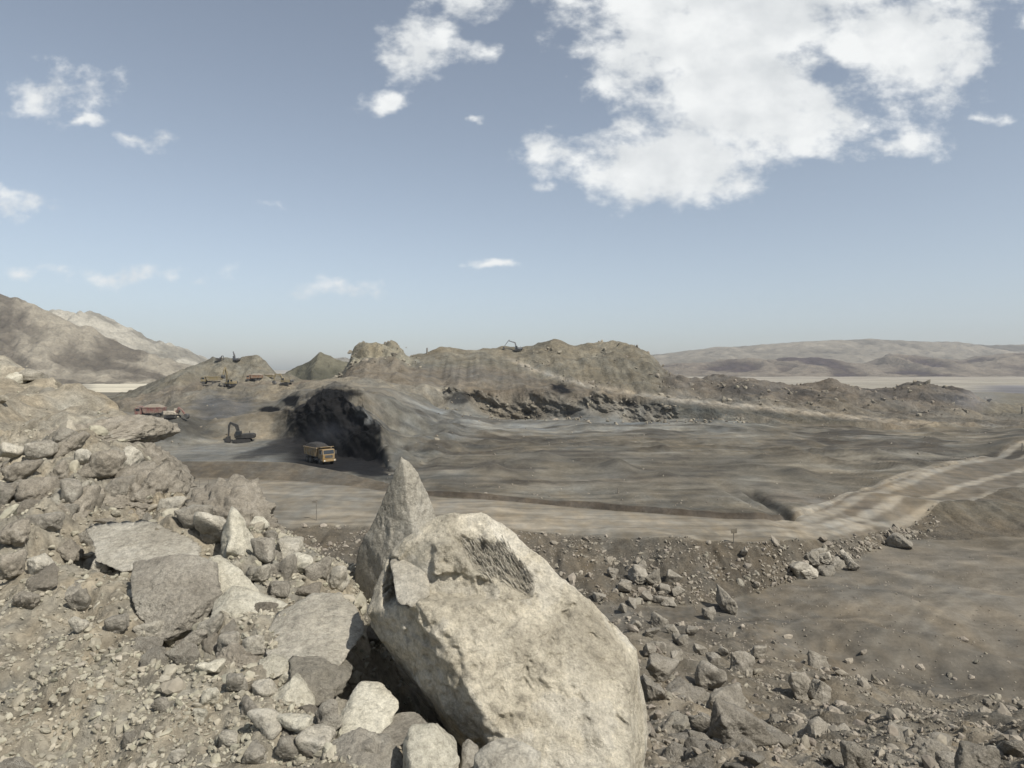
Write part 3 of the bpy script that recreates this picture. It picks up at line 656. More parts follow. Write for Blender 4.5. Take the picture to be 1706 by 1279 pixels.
# ------------------------------------------------------------------ rocks
def ico(sub):
    bm = bmesh.new(); bmesh.ops.create_icosphere(bm, subdivisions=sub, radius=1.0)
    v = np.array([q.co[:] for q in bm.verts]); f = np.array([[w.index for w in q.verts] for q in bm.faces]); bm.free()
    return v / np.linalg.norm(v, axis=1)[:, None], f
ICO = {k: ico(k) for k in (1, 2, 3, 4, 5, 6, 7)}
def hull_planes(pts):
    bm = bmesh.new()
    for p in pts: bm.verts.new(p)
    r = bmesh.ops.convex_hull(bm, input=bm.verts)
    bm.normal_update()
    pl = []
    c = np.mean(pts, 0)
    for f in bm.faces:
        n = np.array(f.normal[:]); d = n @ (np.array(f.verts[0].co[:]) - c)
        if np.linalg.norm(n) < .5: continue
        if d < 0: n, d = -n, -d
        pl.append((n, d))
    bm.free()
    return c, pl
def rock_shape(pts, sub, seed, chips=40, chip=.10, rough=1.0, lump=0.0):
    pts = np.asarray(pts, float); c, pl = hull_planes(pts)
    rg = np.random.default_rng(seed); q = pts - c
    Nn = np.array([n for n, d in pl]); Dd = np.array([max(d, 1e-3) for n, d in pl])
    if chips:
        nn = rg.normal(size=(chips, 3)); nn /= np.linalg.norm(nn, axis=1)[:, None]
        dd_ = (q @ nn.T).max(0) * (1 - rg.uniform(.0, chip, chips))
        Nn = np.concatenate([Nn, nn]); Dd = np.concatenate([Dd, dd_])
    dirs, f = ICO[sub]
    # spread the directions to the shape of the rock so flat slabs stay evenly meshed
    ext = np.sqrt((q ** 2).mean(0)) + 1e-4; dirs = dirs * ext; dirs = dirs / np.linalg.norm(dirs, axis=1)[:, None]
    dot = dirs @ Nn.T
    rr = np.where(dot > 1e-3, Dd[None, :] / np.maximum(dot, 1e-3), 1e9)
    r = rr.min(1)
    size = float(np.cbrt(np.prod(ext)) * 2)
    rs = np.sort(rr, axis=1)[:, :2]
    bev = np.exp(-(rs[:, 1] - rs[:, 0]) / (size * .02)) * size * .008      # worn edges
    r = r - bev
    p = dirs * r[:, None]
    s = p / size
    h = .022 * fbm3(s * 1.9, 3, seed) + .045 * (.30 - np.abs(fbm3(s * 3.2, 4, seed + 3, .5))) + .012 * fbm3(s * 14, 3, seed + 7)
    # stepped breakage along one bedding direction
    b = rg.normal(size=3); b /= np.linalg.norm(b); st = (s @ b) * 5 + .6 * fbm3(s * 2, 2, seed + 11)
    h = h + .022 * sstep(.0, .18, st % 1) * (1 - (st % 1)) * sstep(-.2, .4, fbm3(s * 1.5, 2, seed + 13))
    h = h * 1.35
    g1 = rg.normal(size=(9, 3)) * .34; g2 = rg.normal(size=(9, 3)) * .30
    fa = (s @ g1.T + rg.normal(size=9) * .06).min(1); fb = (s @ g2.T + rg.normal(size=9) * .06).max(1)
    h = h + .42 * (fa - fa.mean()) + .36 * (fb - fb.mean())
    if lump: h = h + lump * (np.abs(fbm3(s * 2.6, 2, seed + 21)) * .5 + np.abs(perlin3(s * 6.0, seed + 23)) * .26 + np.abs(perlin3(s * 13.0, seed + 25)) * .15 - .2)
    p = p + dirs * (h * size * rough)[:, None]
    return p, f, c
def base_obj(name, p, f, c, mat, smooth=True, cols=None):
    """object whose origin sits at the middle of its foot"""
    b = p.min(0); o0 = np.array([0, 0, b[2]])
    o = link_mesh(name, p - o0, f, mat, None, smooth, cols); o.location = tuple(c + o0); return o
def from_outline(poly, Y, tf, tb, tilt=0.0, inner=.62, shift=(-.07, .13)):
    """outline seen from the path, given a real distance, front and back thickness (m) and a lean (m per 100 px upward)"""
    poly = np.array(poly, float); m = poly.mean(0); pts = []
    for (x, y) in poly:
        pts.append(at(x, y, Y + tilt * (m[1] - y) / 100))
    sh = np.array(shift) * np.ptp(poly, axis=0)
    for (x, y) in poly:
        a = m + (np.array([x, y]) - m) * inner + sh
        pts.append(at(a[0], a[1], Y + tilt * (m[1] - a[1]) / 100) * np.array([1, 0, 1]) + np.array([0, Y + tilt * (m[1] - a[1]) / 100 - tf, 0]))
        pts.append(at(a[0], a[1], Y + tilt * (m[1] - a[1]) / 100) * np.array([1, 0, 1]) + np.array([0, Y + tilt * (m[1] - a[1]) / 100 + tb, 0]))
    return pts
HEROES = []
def hero(name, label, poly, Y, tf, tb, tilt, mat, seed, sub=5, chips=36, chip=.08, rough=1.0, cat='rock', inner=.62, group=None, shift=(-.07, .13)):
    p, f, c = rock_shape(from_outline(poly, Y, tf, tb, tilt, inner, shift), sub, seed, chips, chip, rough, (.30 if mat is M_CONG else .03))
    o = base_obj(name, p, f, c, mat); tag(o, label, cat, group); HEROES.append((c, np.ptp(p, axis=0).max())); return o

# the large boulder: convex body, then the broken shelf near its top is cut back into the stone
fp = lambda x, y: (x, y, 1 / (.328 - .0000827 * (x - 700) + .000248 * (y - 1005)))      # its broad front face is one fracture plane
bp = [at(*fp(*q)) for q in [(702,1004),(780,1002),(866,992),(905,968),(960,1006),(1008,1048),(1046,1094),(1060,1180),(1052,1300),(1020,1400),(905,1340),(852,1262),(800,1180),(768,1105),(738,1052)]]
bp += [at(*q) for q in [(594,1008,3.36),(597,1042,3.32),(608,966,3.42),(640,924,3.45),(700,884,3.44),(755,866,3.44),(804,868,3.46),(838,884,3.46),(890,934,3.40),(962,986,3.36),(1018,1033,3.32),(1066,1084,3.28),(1080,1180,3.2),(1068,1300,3.0),(1030,1420,2.8),
      (634,1088,3.30),(690,1150,3.14),(752,1206,3.0),(820,1262,2.85),(660,1130,3.6),(740,1205,3.5),(820,1270,3.3),
      (650,1000,3.2),(850,960,4.5),(700,960,4.5),(1000,1060,4.4),(1040,1250,4.1),(760,1150,4.2),(900,1320,3.9)]]
p, f, c = rock_shape(bp, 7, 77, 9, .015, .45)
p[:, 0] *= 1.02; p[:, 2] *= 1.01
w = p + c
wx_ = w[:, 0] / w[:, 1] * F + CX; wy_ = HZ - w[:, 2] / w[:, 1] * F      # place on the stone's face
frontm = sstep(.0, .12, c[1] + .25 - w[:, 1])
jn = fbm3(p * 6, 5, 5, .6) * 20
def poly_in(poly, x, y, soft):
    poly = np.array(poly, float); inside = np.zeros(len(x), bool); dmin = np.full(len(x), 1e9)
    n = len(poly)
    for i in range(n):
        x1, y1 = poly[i]; x2, y2 = poly[(i + 1) % n]
        cr_ = ((y1 > y) != (y2 > y)) & (x < (x2 - x1) * (y - y1) / ((y2 - y1) if y2 != y1 else 1e-9) + x1)
        inside ^= cr_
        d, _ = seg_d(x, y, (x1, y1), (x2, y2)); dmin = np.minimum(dmin, d)
    return sstep(-soft, soft, np.where(inside, dmin, -dmin))
shelf = poly_in([(640,1000),(648,930),(705,900),(760,882),(815,886),(850,925),(890,975),(888,992),(770,1003),(715,1000)], wx_ + jn * .9, wy_ + jn * .6, 7) * frontm
block2 = poly_in([(722,905),(752,900),(776,940),(766,958),(716,960)], wx_ + jn * .2, wy_ + jn * .2, 3) * frontm
fibz = poly_in([(765,905),(835,905),(885,960),(885,985),(845,960),(790,950)], wx_, wy_, 8) * frontm
dep = .15 * shelf * sstep(880, 1000, wy_) * (1 - .93 * sstep(765, 850, wx_)) - .04 * block2 + .03 * fibz
# crease running down the face and a shallow scooped flank on the left
dep += .030 * poly_in([(590,1030),(690,1010),(745,1075),(775,1165),(760,1215),(700,1190),(650,1120),(604,1050)], wx_ + jn * 1.5, wy_ + jn * 1.5, 20) * frontm
dep += .022 * np.exp(-(seg_d(wx_ + jn, wy_, (752, 1085), (800, 1250))[0] / 9) ** 2) * frontm
dep += .035 * sstep(-6, 6, (wx_ - 860) * .6 + (wy_ - 1020) * -.35 + jn - 40) * sstep(1130, 1010, wy_) * frontm
p[:, 1] += dep; p[:, 2] -= .035 * shelf * sstep(900, 1000, wy_)
p[:, 1] += (np.exp(-(seg_d(wx_ + jn * .5, wy_, (905, 1060), (960, 1010))[0] / 4) ** 2) * .02 + .022 * (.3 - np.abs(fbm3(p * 4.5, 4, 91))) * 2.0 + .022 * fbm3(p * 9, 5, 92, .62)) * frontm
rgb = np.random.default_rng(123); q1 = rgb.normal(size=(13, 3)) * .20; q2 = rgb.normal(size=(11, 3)) * .17
fa = (p @ q1.T + rgb.normal(size=13) * .05).min(1); fb = (p @ q2.T + rgb.normal(size=11) * .05).max(1)
p[:, 1] -= (.55 * (fa - np.median(fa)) + .5 * (fb - np.median(fb))) * frontm * sstep(985, 1030, wy_)
st2 = (p @ np.array([.25, .2, .95])) * 9 + 1.1 * fbm3(p * 3.0, 4, 95)
p[:, 1] += .016 * sstep(0, .15, st2 % 1) * (1 - st2 % 1) * sstep(-.15, .35, fbm3(p * 2.4, 3, 96)) * frontm
p[:, 1] += .02 * sstep(.25, .6, fbm3(p * 11, 3, 97)) * frontm
bcol = np.ones((len(p), 3)) * 1.12; bcol *= (1 + .16 * fbm3(p * 5, 5, 98, .65) + .12 * sstep(.2, .5, fbm3(p * 13, 4, 99)))[:, None]; vein = np.exp(-(fbm3(p * 2.1, 4, 131) / .012) ** 2) * .30 + sstep(.12, .5, fbm3(p * 1.7, 4, 132)) * .20
bcol *= (1 - vein)[:, None] * np.where(vein[:, None] > 0, np.array([[1.0, .985, .95]]), 1.0); bcol *= (1 - .34 * fibz)[:, None]; bcol *= (1 - .12 * shelf)[:, None]
big = base_obj('boulder', p, f, c, M_BIG, True, bcol)
tag(big, 'largest pale boulder in front with broken layered top shelf and shaded underside', 'boulder')
HEROES.append((c, 1.6))

front = np.where(frontm > .6)[0]
def on_face(px, py, lift=0.0):
    k = front[np.argmin((wx_[front] - px) ** 2 + (wy_[front] - py) ** 2)]
    return (p + c)[k] + np.array([0, -lift, 0])
# thin dark splinters of shale standing in the broken shelf: a part of the boulder
rgs = np.random.default_rng(55); sv, sf = [], []
while len(sv) < 300 * 6:
    x, y = rgs.uniform(765, 892), rgs.uniform(898, 992)
    if poly_in([(768,905),(838,900),(888,960),(890,992),(850,968),(790,952)], np.array([x]), np.array([y]), 1)[0] < .5: continue
    a0 = on_face(x, y, .004); ln = rgs.uniform(.03, .10); ang = rgs.normal(-1.0, .14); wd = rgs.uniform(.001, .0035)
    d = np.array([math.cos(ang), rgs.normal(0, .12) - .1, math.sin(ang)]) * ln; sd = np.array([-math.sin(ang), 0, math.cos(ang)]) * wd
    k = len(sv); pr = np.array([0, -wd * 1.6, 0])
    sv += [a0 - d/2 - sd, a0 - d/2 + sd, a0 - d/2 + pr, a0 + d/2 - sd*.3, a0 + d/2 + sd*.3, a0 + d/2 + pr*.6]
    sf += [(k,k+1,k+2),(k+3,k+5,k+4),(k,k+3,k+4),(k,k+4,k+1),(k+1,k+4,k+5),(k+1,k+5,k+2),(k+2,k+5,k+3),(k+2,k+3,k)]
sp_ = link_mesh('shale_splinters', np.array(sv) - np.array(big.location), sf, M_BOULDER, big, False)
SHELF = [('flat upright stone plate leaning in the left end of the boulder shelf', [(650,934),(664,912),(712,902),(714,990),(690,1008),(662,1002)], .07),
]
for k, (lab, poly, th) in enumerate(SHELF):
    m = np.mean(poly, 0); Q = on_face(m[0], m[1])
    hero('stone', lab, poly, Q[1] - th * (.5 if k == 0 else .12), th * .6, th * 2.2, .45, M_PLATE, 500 + k, 5, 2, .03, .42, 'stone', .86, 'chips on the boulder shelf' if k > 3 else None, (0, .03))

RK = [
 ('boulder', 'tall pointed boulder standing behind the largest boulder like a shark fin', [(668,757),(655,795),(648,838),(610,885),(598,915),(598,985),(740,985),(732,868),(712,820),(688,776)], 5.0, .16, .30, 0, M_BOULDER, 31, 6, .07, 'boulder'),
 ('rock_slab', 'large flat tilted slab lying across the rubble on the left', [(124,874),(150,864),(188,869),(245,862),(292,880),(340,912),(337,930),(285,950),(222,957),(195,938),(160,905)], 4.9, .10, .06, .8, M_BOULDER, 32, 6, .05, 'rock'),
 ('rock', 'dark wedge shaped rock pointing down beneath the flat tilted slab', [(236,948),(290,940),(350,944),(374,988),(335,1048),(302,1064),(268,1044),(243,1000)], 4.0, .16, .25, .2, M_ROCK, 33, 6, .07, 'rock'),
 ('rock', 'pale yellowish rounded block just left of the dark wedge rock', [(146,1014),(190,972),(242,982),(244,1030),(200,1044),(158,1036)], 4.0, .10, .2, .2, M_PALE, 34, 5, .07, 'rock'),
 ('rock', 'whitish upright rock leaning behind the dark wedge rock', [(342,925),(364,917),(398,945),(432,985),(420,1000),(372,1000),(350,965)], 4.3, .07, .15, .3, M_PALE, 35, 5, .06, 'rock'),
 ('rock', 'light grey blocky rock between the dark wedge rock and the broad coarse rock', [(356,1004),(392,982),(432,986),(482,1006),(466,1032),(442,1060),(398,1064),(368,1040)], 3.85, .12, .2, .2, M_PALE, 36, 6, .07, 'rock'),
 ('rock', 'broad coarse rock resting against the left side of the largest boulder', [(434,1074),(468,1032),(520,986),(572,978),(600,1012),(604,1060),(574,1112),(540,1090),(490,1082)], 3.6, .12, .3, .5, M_BOULDER, 37, 6, .06, 'rock'),
 ('rock', 'dark grey smooth rock under the overhang of the broad coarse rock', [(486,1096),(540,1102),(592,1128),(584,1164),(522,1176),(500,1140)], 3.2, .08, .2, .2, M_DARK, 38, 5, .08, 'rock'),
 ('rock', 'small pale flat stone left of the dark grey smooth rock', [(432,1098),(452,1090),(488,1098),(482,1118),(462,1128),(434,1114)], 3.25, .05, .09, .2, M_PALE, 39, 5, .08, 'rock'),
 ('rock', 'faceted pale rock with a bright ridge below the dark grey smooth rock', [(446,1160),(488,1114),(524,1164),(520,1190),(462,1192)], 3.05, .09, .15, .1, M_PALE, 40, 5, .08, 'rock'),
 ('rock', 'cube like rock with a pale flat top near the shaded foot of the largest boulder', [(566,1190),(598,1134),(634,1136),(672,1178),(660,1208),(572,1222)], 2.95, .10, .15, .3, M_PALE, 41, 5, .06, 'rock'),
 ('rock_slab', 'thin flat slab wedged under the shaded foot of the largest boulder', [(620,1216),(660,1192),(700,1186),(734,1214),(700,1226),(632,1238)], 2.85, .05, .12, .5, M_ROCK, 42, 5, .07, 'rock'),
 ('rock', 'squat rock at the bottom edge left of the pale split face rock', [(562,1240),(600,1220),(650,1228),(672,1270),(660,1320),(566,1320)], 2.62, .10, .2, .1, M_ROCK, 43, 5, .08, 'rock'),
 ('rock', 'pale split face rock at the bottom edge beneath the largest boulder', [(664,1290),(686,1216),(728,1212),(776,1262),(780,1330),(668,1330)], 2.5, .08, .2, .1, M_PALE, 44, 5, .07, 'rock'),
 ('rock', 'narrow upright stone squeezed between two bottom edge rocks below the boulder', [(766,1240),(780,1230),(798,1250),(796,1310),(768,1310)], 2.6, .05, .1, 0, M_ROCK, 45, 4, .08, 'rock'),
 ('rock', 'rounded rock at the bottom edge right under the middle of the largest boulder', [(794,1256),(820,1236),(870,1232),(898,1254),(900,1330),(796,1330)], 2.35, .10, .15, .1, M_BOULDER, 46, 5, .09, 'rock'),
 ('rock_mass', 'rough lumpy rock mass above the flat tilted slab', [(140,866),(165,812),(210,776),(258,776),(304,818),(298,862),(236,876),(180,874)], 6.4, .30, .5, .6, M_CONG, 47, 6, .12, 'rock'),
 ('rock_mass', 'wide rounded outcrop on the ridge line with the road showing behind it', [(296,850),(330,818),(372,812),(412,822),(448,856),(474,892),(470,925),(320,935),(296,900)], 6.0, .25, .6, .5, M_CONG, 48, 6, .10, 'rock'),
 ('rock', 'rounded brownish rock to the right of the flat slab below the ridge outcrop', [(322,902),(338,872),(378,858),(414,876),(408,905),(388,928),(348,930)], 5.4, .14, .2, .3, M_ROCK, 49, 5, .09, 'rock'),
 ('stone', 'small bright white stone on the ridge outcrop', [(411,872),(424,859),(438,862),(449,876),(438,889),(416,884)], 5.45, .06, .08, 0, M_PALE, 50, 4, .08, 'stone'),
 ('rock_ledge', 'overhanging ledge of rock at the tip of the left hillside', [(-30,742),(60,730),(130,712),(190,696),(224,692),(244,706),(240,728),(196,748),(120,760),(40,766),(-30,768)], 9.6, .40, 1.8, 2.2, M_CONG, 51, 6, .07, 'rock'),
 ('rock_mass', 'steep rubbly rock face under the overhanging ledge', [(165,760),(215,742),(244,738),(262,790),(296,826),(240,840),(170,820)], 9.2, .5, .9, .6, M_CONG, 52, 6, .12, 'rock'),
 ('rock', 'lumpy rounded rock at the left edge beside the rough slope', [(-20,850),(10,836),(50,842),(64,872),(50,896),(-20,900)], 5.8, .2, .3, .2, M_CONG, 53, 5, .12, 'rock'),
 ('rock_mass', 'leaning rough rock left of the flat slab with a dark crack beside it', [(58,900),(84,858),(130,818),(162,806),(136,862),(112,900),(84,922)], 5.7, .2, .3, .4, M_CONG, 54, 5, .12, 'rock'),
 ('rock', 'knobbly rock on the left hillside between the ledge and the left edge', [(10,770),(52,754),(110,768),(120,800),(70,816),(20,806)], 7.6, .3, .4, .4, M_CONG, 55, 5, .14, 'rock'),
 ('rock', 'dull rock half buried in dirt below the leaning rough rock', [(92,1006),(108,966),(144,960),(158,990),(140,1022),(104,1028)], 4.1, .08, .2, .2, M_ROCK, 56, 5, .1, 'rock'),
 ('rock', 'long pale stone lying in the gravel below the dark wedge rock', [(282,1128),(296,1094),(314,1088),(324,1104),(312,1136),(290,1144)], 3.35, .05, .1, .1, M_PALE, 57, 4, .1, 'stone'),
 ('rock', 'crumbling pinkish lump left of the small pale flat stone', [(364,1090),(392,1072),(428,1082),(432,1108),(408,1132),(372,1128)], 3.35, .09, .15, .2, M_CONG, 58, 5, .12, 'rock'),
 ('rock', 'pale lump in the rubble left of the squat bottom edge rock', [(470,1230),(500,1204),(512,1222),(506,1250),(474,1256)], 2.8, .05, .1, .1, M_ROCK, 59, 4, .1, 'rock'),
 ('rock', 'flat dusty stone on the gravel far left of the pale yellowish block', [(70,984),(84,974),(100,978),(98,990),(78,994)], 4.2, .05, .08, .1, M_PALE, 60, 4, .1, 'stone'),
 ('rock', 'dark stone jutting from the upper left hillside near the skyline', [(30,622),(48,614),(70,620),(72,634),(40,636)], 18, .4, .5, 0, M_DARK, 61, 4, .1, 'rock'),
 ('rock', 'pale round boulder beside the dark stone on the left hillside skyline', [(14,630),(26,618),(40,624),(38,640),(20,642)], 17.6, .3, .4, 0, M_PALE, 62, 4, .1, 'rock'),
 ('rock', 'low dark reddish rock in the middle of the left hillside dirt', [(88,684),(104,677),(122,678),(122,686),(96,690)], 14.5, .3, .4, 0, M_DARK, 63, 4, .1, 'rock'),
]
nm, lab, poly = RK[0][:3]
ridge = [at(*q) for q in [(669,757,4.98),(655,795,5.0),(647,838,5.02),(608,885,5.1),(597,915,5.15),(596,1000,5.15),(742,1000,5.1),(733,868,5.15),(713,820,5.1),(690,778,5.02),
    (674,790,4.93),(682,850,4.86),(694,920,4.80),(698,1000,4.78),(640,930,4.92),(640,1000,4.90),(668,765,5.12),(680,850,5.35),(660,960,5.45),(715,960,5.4)]]
p_s, f_s, c_s = rock_shape(ridge, 6, 31, 5, .02, .6, .03)
spire = base_obj(nm, p_s, f_s, c_s, M_BOULDER); tag(spire, lab, 'boulder'); HEROES.append((c_s, .9))
for (nm, lab, poly, Y, tf, tb, tilt, mat, seed, sub, chip, cat) in RK[1:]:
    hero(nm, lab, poly, Y, tf, tb, tilt, mat, seed, sub, 9, chip, 1.35 if mat in (M_ROCK, M_DARK) else 1.5 if mat is M_CONG else 1.0, cat)

# rocks pinned on the slopes: (px, py of the foot, width px, height px, label or None)
PINS = [
 ('rock', 'long tilted slab resting alone on the bank below the road', 1215, 1018, 46, 26, M_FAR, .75),
 ('rock', 'flat pale slab at the top of the bank beside the road bend', 1498, 908, 40, 18, M_FAR, .4),
 ('rock', 'angular isolated rock on the edge of the lower dirt floor', 1365, 1114, 34, 32, M_FAR, 0),
 ('rock', 'blocky boulder at the top of the near right rubble with a small rock behind', 1234, 1122, 46, 46, M_FAR, .3),
 ('rock', 'pointed boulder midway down the right rubble slope', 1330, 1160, 40, 44, M_FAR, 0),
 ('rock', 'twin boulder leaning right of the pointed boulder on the rubble slope', 1370, 1168, 44, 36, M_FAR, .5),
 ('rock', 'low boulder just right of the largest boulder shoulder', 1092, 1136, 52, 36, M_FAR, .4),
 ('rock', 'square boulder with shaded left side on the rubble right of the largest boulder', 1178, 1148, 44, 42, M_FAR, 0),
 ('rock', 'wide pale boulder in the rubble right of the largest boulder', 1150, 1166, 66, 40, M_FAR, .2),
 ('rock', 'broad rounded boulder in the lower right rubble', 1196, 1190, 62, 34, M_FAR, .2),
 ('rock', 'dark round boulder near the bottom right of the largest boulder', 1126, 1228, 50, 44, M_DARK, 0),
 ('rock', 'large humped boulder at the bottom between the dark round one and the frame corner', 1226, 1240, 80, 50, M_FAR, .1),
 ('rock', 'upright rock at the bottom frame edge right of centre', 1432, 1290, 44, 60, M_FAR, 0),
 ('rock', 'long wedge rock near the bottom right corner', 1545, 1262, 64, 40, M_FAR, .5),
 ('rock', 'shadowed block at the bottom right corner', 1620, 1284, 70, 44, M_FAR, .3),
 ('rock', 'pale flat topped stone on the dirt above the blocky boulder', 1264, 1092, 24, 16, M_FAR, 0),
 ('rock', 'small lone stone below the road bank slab', 1180, 1030, 22, 18, M_FAR, 0),
]
def pinned_rock(name, label, px, py, wpx, hpx, mat, lean, seed, group=None, sub=4, kr=(2.5, 8.0)):
    Q = pick(px, py, *kr); Y = Q[1]; s = Y / F
    rg = np.random.default_rng(seed)
    n = 10; a = np.concatenate([np.array([[x,y,z] for x in (-.8,.8) for y in (-.8,.8) for z in (-.8,.8)]) * rg.uniform(.25, 1.2, (8, 3)), rg.normal(size=(3, 3)) * .75])
    pts = a * np.array([wpx * s * .52, wpx * s * .45, hpx * s * .62])
    ca, sa = math.cos(lean), math.sin(lean)
    pts = pts @ np.array([[ca, 0, -sa], [0, 1, 0], [sa, 0, ca]])
    pts = pts + Q + np.array([0, 0, hpx * s * .33])
    p, f, c = rock_shape(pts, sub + 1, seed, 5, .12, 1.5, .26 if mat is M_CONG else .05)
    o = base_obj(name, p, f, c, mat); tag(o, label, 'rock', group); HEROES.append((c, wpx * s)); return o
for k, (nm, lab, px, py, wp, hp, mat, lean) in enumerate(PINS):
    pinned_rock(nm, lab, px, py, wp, hp, mat, lean, 300 + k)
HEAP = [(320,880,40,30),(360,900,50,34),(400,922,56,40),(440,932,44,36),(480,922,40,30),(470,962,50,36),(430,968,40,30),(502,952,36,28),(530,962,34,24),(562,978,40,26),(460,992,36,24),(255,1064,34,24),(285,1078,38,26),(332,1070,34,22),(348,1058,36,24),
 (386,1080,42,26),(420,1088,34,24),(350,1122,34,22),(392,1152,40,28),(432,1152,34,26),(412,1192,34,24),(450,1216,44,28),(502,1218,44,32),(540,1212,38,28),(530,1254,54,38),(480,1262,40,26),(560,1192,34,24),(332,1202,28,18),(270,1182,24,16),(382,1242,30,20),(430,1277,40,26),(300,1262,26,16),(345,1165,28,18),(610,1262,44,30),(590,1180,30,22),(200,1052,34,22),(132,1052,30,20),(470,1140,26,20),(515,1060,30,20)]
for k, (a, b, w_, h_) in enumerate(HEAP):
    pinned_rock('rock', 'broken block in the loose heap between the left bank and the largest boulder', a, b, w_ * 1.15, h_ * 1.2, (M_ROCK, M_BOULDER, M_PALE, M_ROCK, M_BOULDER)[k % 5], random.uniform(-.4, .4), 600 + k, 'broken blocks heaped on the left', 3, (.6, 4.2))
BANK = [(30,802,64,42),(78,764,52,34),(122,750,60,30),(20,764,50,30),(60,838,64,42),(122,832,54,38),(176,794,60,44),(216,780,50,40),(252,824,60,42),(206,834,60,46),(160,838,44,34),(282,852,50,34),(30,908,64,46),(82,884,54,40),(112,932,44,28),(60,952,54,32),(20,962,50,36),(132,1012,50,36),(42,1012,44,28),(172,952,44,28),(200,932,36,26),(10,840,50,40),(240,790,36,26),(140,775,40,26),(100,800,36,24)]
for k, (a, b, w_, h_) in enumerate(BANK):
    pinned_rock('rock', 'rough lump of rock in the rubbly bank under the overhanging ledge', a, b, w_ * .85, h_ * .95, (M_CONG, M_ROCK, M_CONG, M_BOULDER)[k % 4], random.uniform(-.5, .5), 700 + k, 'rock lumps in the left bank', 3, (.6, 4.2))
cl1 = [(1000,1000,34,22),(1040,985,32,30),(1062,970,34,36),(1085,975,30,24),(1105,985,28,20),(1078,1000,26,20),(1118,968,24,26),(1050,1008,24,18),(1094,1004,30,16),(1020,962,22,26),(1128,990,26,20),(1068,950,26,22),(1112,1006,34,14),(1035,1020,20,22)]
for k, q in enumerate(cl1):
    q = (q[0], q[1], q[2] * .85, q[3] * .75)
    pinned_rock('rock', 'angular rock in the tumbled cluster on the bank left of the lone tilted slab', *q, M_FAR, random.uniform(-.5, .5), 400 + k, 'cluster of rocks on the road bank')
cl2 = [(1330,952,30,24),(1352,940,32,20),(1372,938,26,20),(1392,948,30,18),(1412,940,26,16),(1420,950,24,14),(1346,964,26,20),(1376,958,26,16),(1362,926,22,14)]
for k, q in enumerate(cl2):
    pinned_rock('rock', 'pale rock in the heap at the far end of the lower dirt floor', *q, M_FAR if k % 2 else M_ROCK, random.uniform(-.5, .5), 430 + k, 'heap of rocks below the road bend')
cl3 = [(1100,1044,36,30),(1118,1058,34,34),(1084,1060,30,26),(1136,1078,40,30),(1096,1082,36,26),(1150,1060,26,22),(1166,1090,36,28),(1128,1098,34,28),(1080,1096,30,30),(1190,1108,34,26),(1206,1092,24,20),(1060,1048,26,24)]
for k, q in enumerate(cl3):
    q = (q[0], q[1], q[2] * .8, q[3] * .7)
    pinned_rock('rock', 'boulder in the spill of rocks touching the shoulder of the largest boulder', *q, M_FAR, random.uniform(-.5, .5), 450 + k, 'spill of rocks beside the largest boulder')

# scattered rocks: prototypes, then individuals (largest in the picture) and the rest as one heap
PROTO = {}
for sub in (1, 2, 3, 4):
    PROTO[sub] = []
    for k in range(14):
        rg = np.random.default_rng(900 + k)
        a = np.concatenate([np.array([[x,y,z] for x in (-.78,.78) for y in (-.78,.78) for z in (-.78,.78)]) * rg.uniform(.2, 1.2, (8, 3)), rg.normal(size=(3, 3)) * .75])
        pts = a * np.array([.60, .46, .38]) * rg.uniform(.8, 1.2, 3)
        p, f, c = rock_shape(pts, sub, 900 + k, 5, .12, 1.5 if sub > 1 else .5, .05)
        PROTO[sub].append((p, f))
def scatter(n, k0, k1, smin, smax, power, pxr=(-300, 2000), dens=None, seed=0, pxmin=0, pxmax=1e9):
    rg = np.random.default_rng(seed); out = []
    a, b = BANDSTART[k0], min(BANDSTART[k1], NR - 1)
    n0 = n * 4
    i = rg.integers(0, NC, n0); t = rg.uniform(0, 1, n0)
    Kf = k0 + t * (k1 - k0)
    j = np.clip(np.searchsorted(rowK, Kf), a, b)
    P = SURF[j, i]; px = PX[i]
    sz = smin * (smax / smin) ** (rg.uniform(0, 1, n0) ** power)
    ok = (px > pxr[0]) & (px < pxr[1])
    if dens is not None: ok &= rg.uniform(0, 1, n0) < dens(px, P, Kf[: n0])
    pp = sz / P[:, 1] * F
    ok &= (pp < pxmax) & (pp > pxmin)
    idx = np.where(ok)[0][:n]
    P = P[idx].copy(); P[:, 0] += rg.normal(size=len(idx)) * P[:, 1] * .004
    return P, sz[idx], pp[idx], px[idx]
def clumpy(sc, lo, hi, seed):
    def fn(px, P, K): return sstep(lo, hi, fbm2(P[:, 0] / (P[:, 1] * sc), P[:, 1] / (P[:, 1].mean() * sc), 3, seed))
    return fn
def rot_mats(n, rg, flat=.6):
    rz = rg.uniform(0, 2 * np.pi, n); rx = rg.normal(size=n) * flat; ry = rg.normal(size=n) * flat
    cz, sz, cx, sx, cy, sy = np.cos(rz), np.sin(rz), np.cos(rx), np.sin(rx), np.cos(ry), np.sin(ry)
    Z = np.zeros((n, 3, 3)); Z[:, 0, 0] = cz; Z[:, 0, 1] = -sz; Z[:, 1, 0] = sz; Z[:, 1, 1] = cz; Z[:, 2, 2] = 1
    X = np.zeros((n, 3, 3)); X[:, 0, 0] = 1; X[:, 1, 1] = cx; X[:, 1, 2] = -sx; X[:, 2, 1] = sx; X[:, 2, 2] = cx
    Yy = np.zeros((n, 3, 3)); Yy[:, 1, 1] = 1; Yy[:, 0, 0] = cy; Yy[:, 0, 2] = sy; Yy[:, 2, 0] = -sy; Yy[:, 2, 2] = cy
    return Z @ X @ Yy
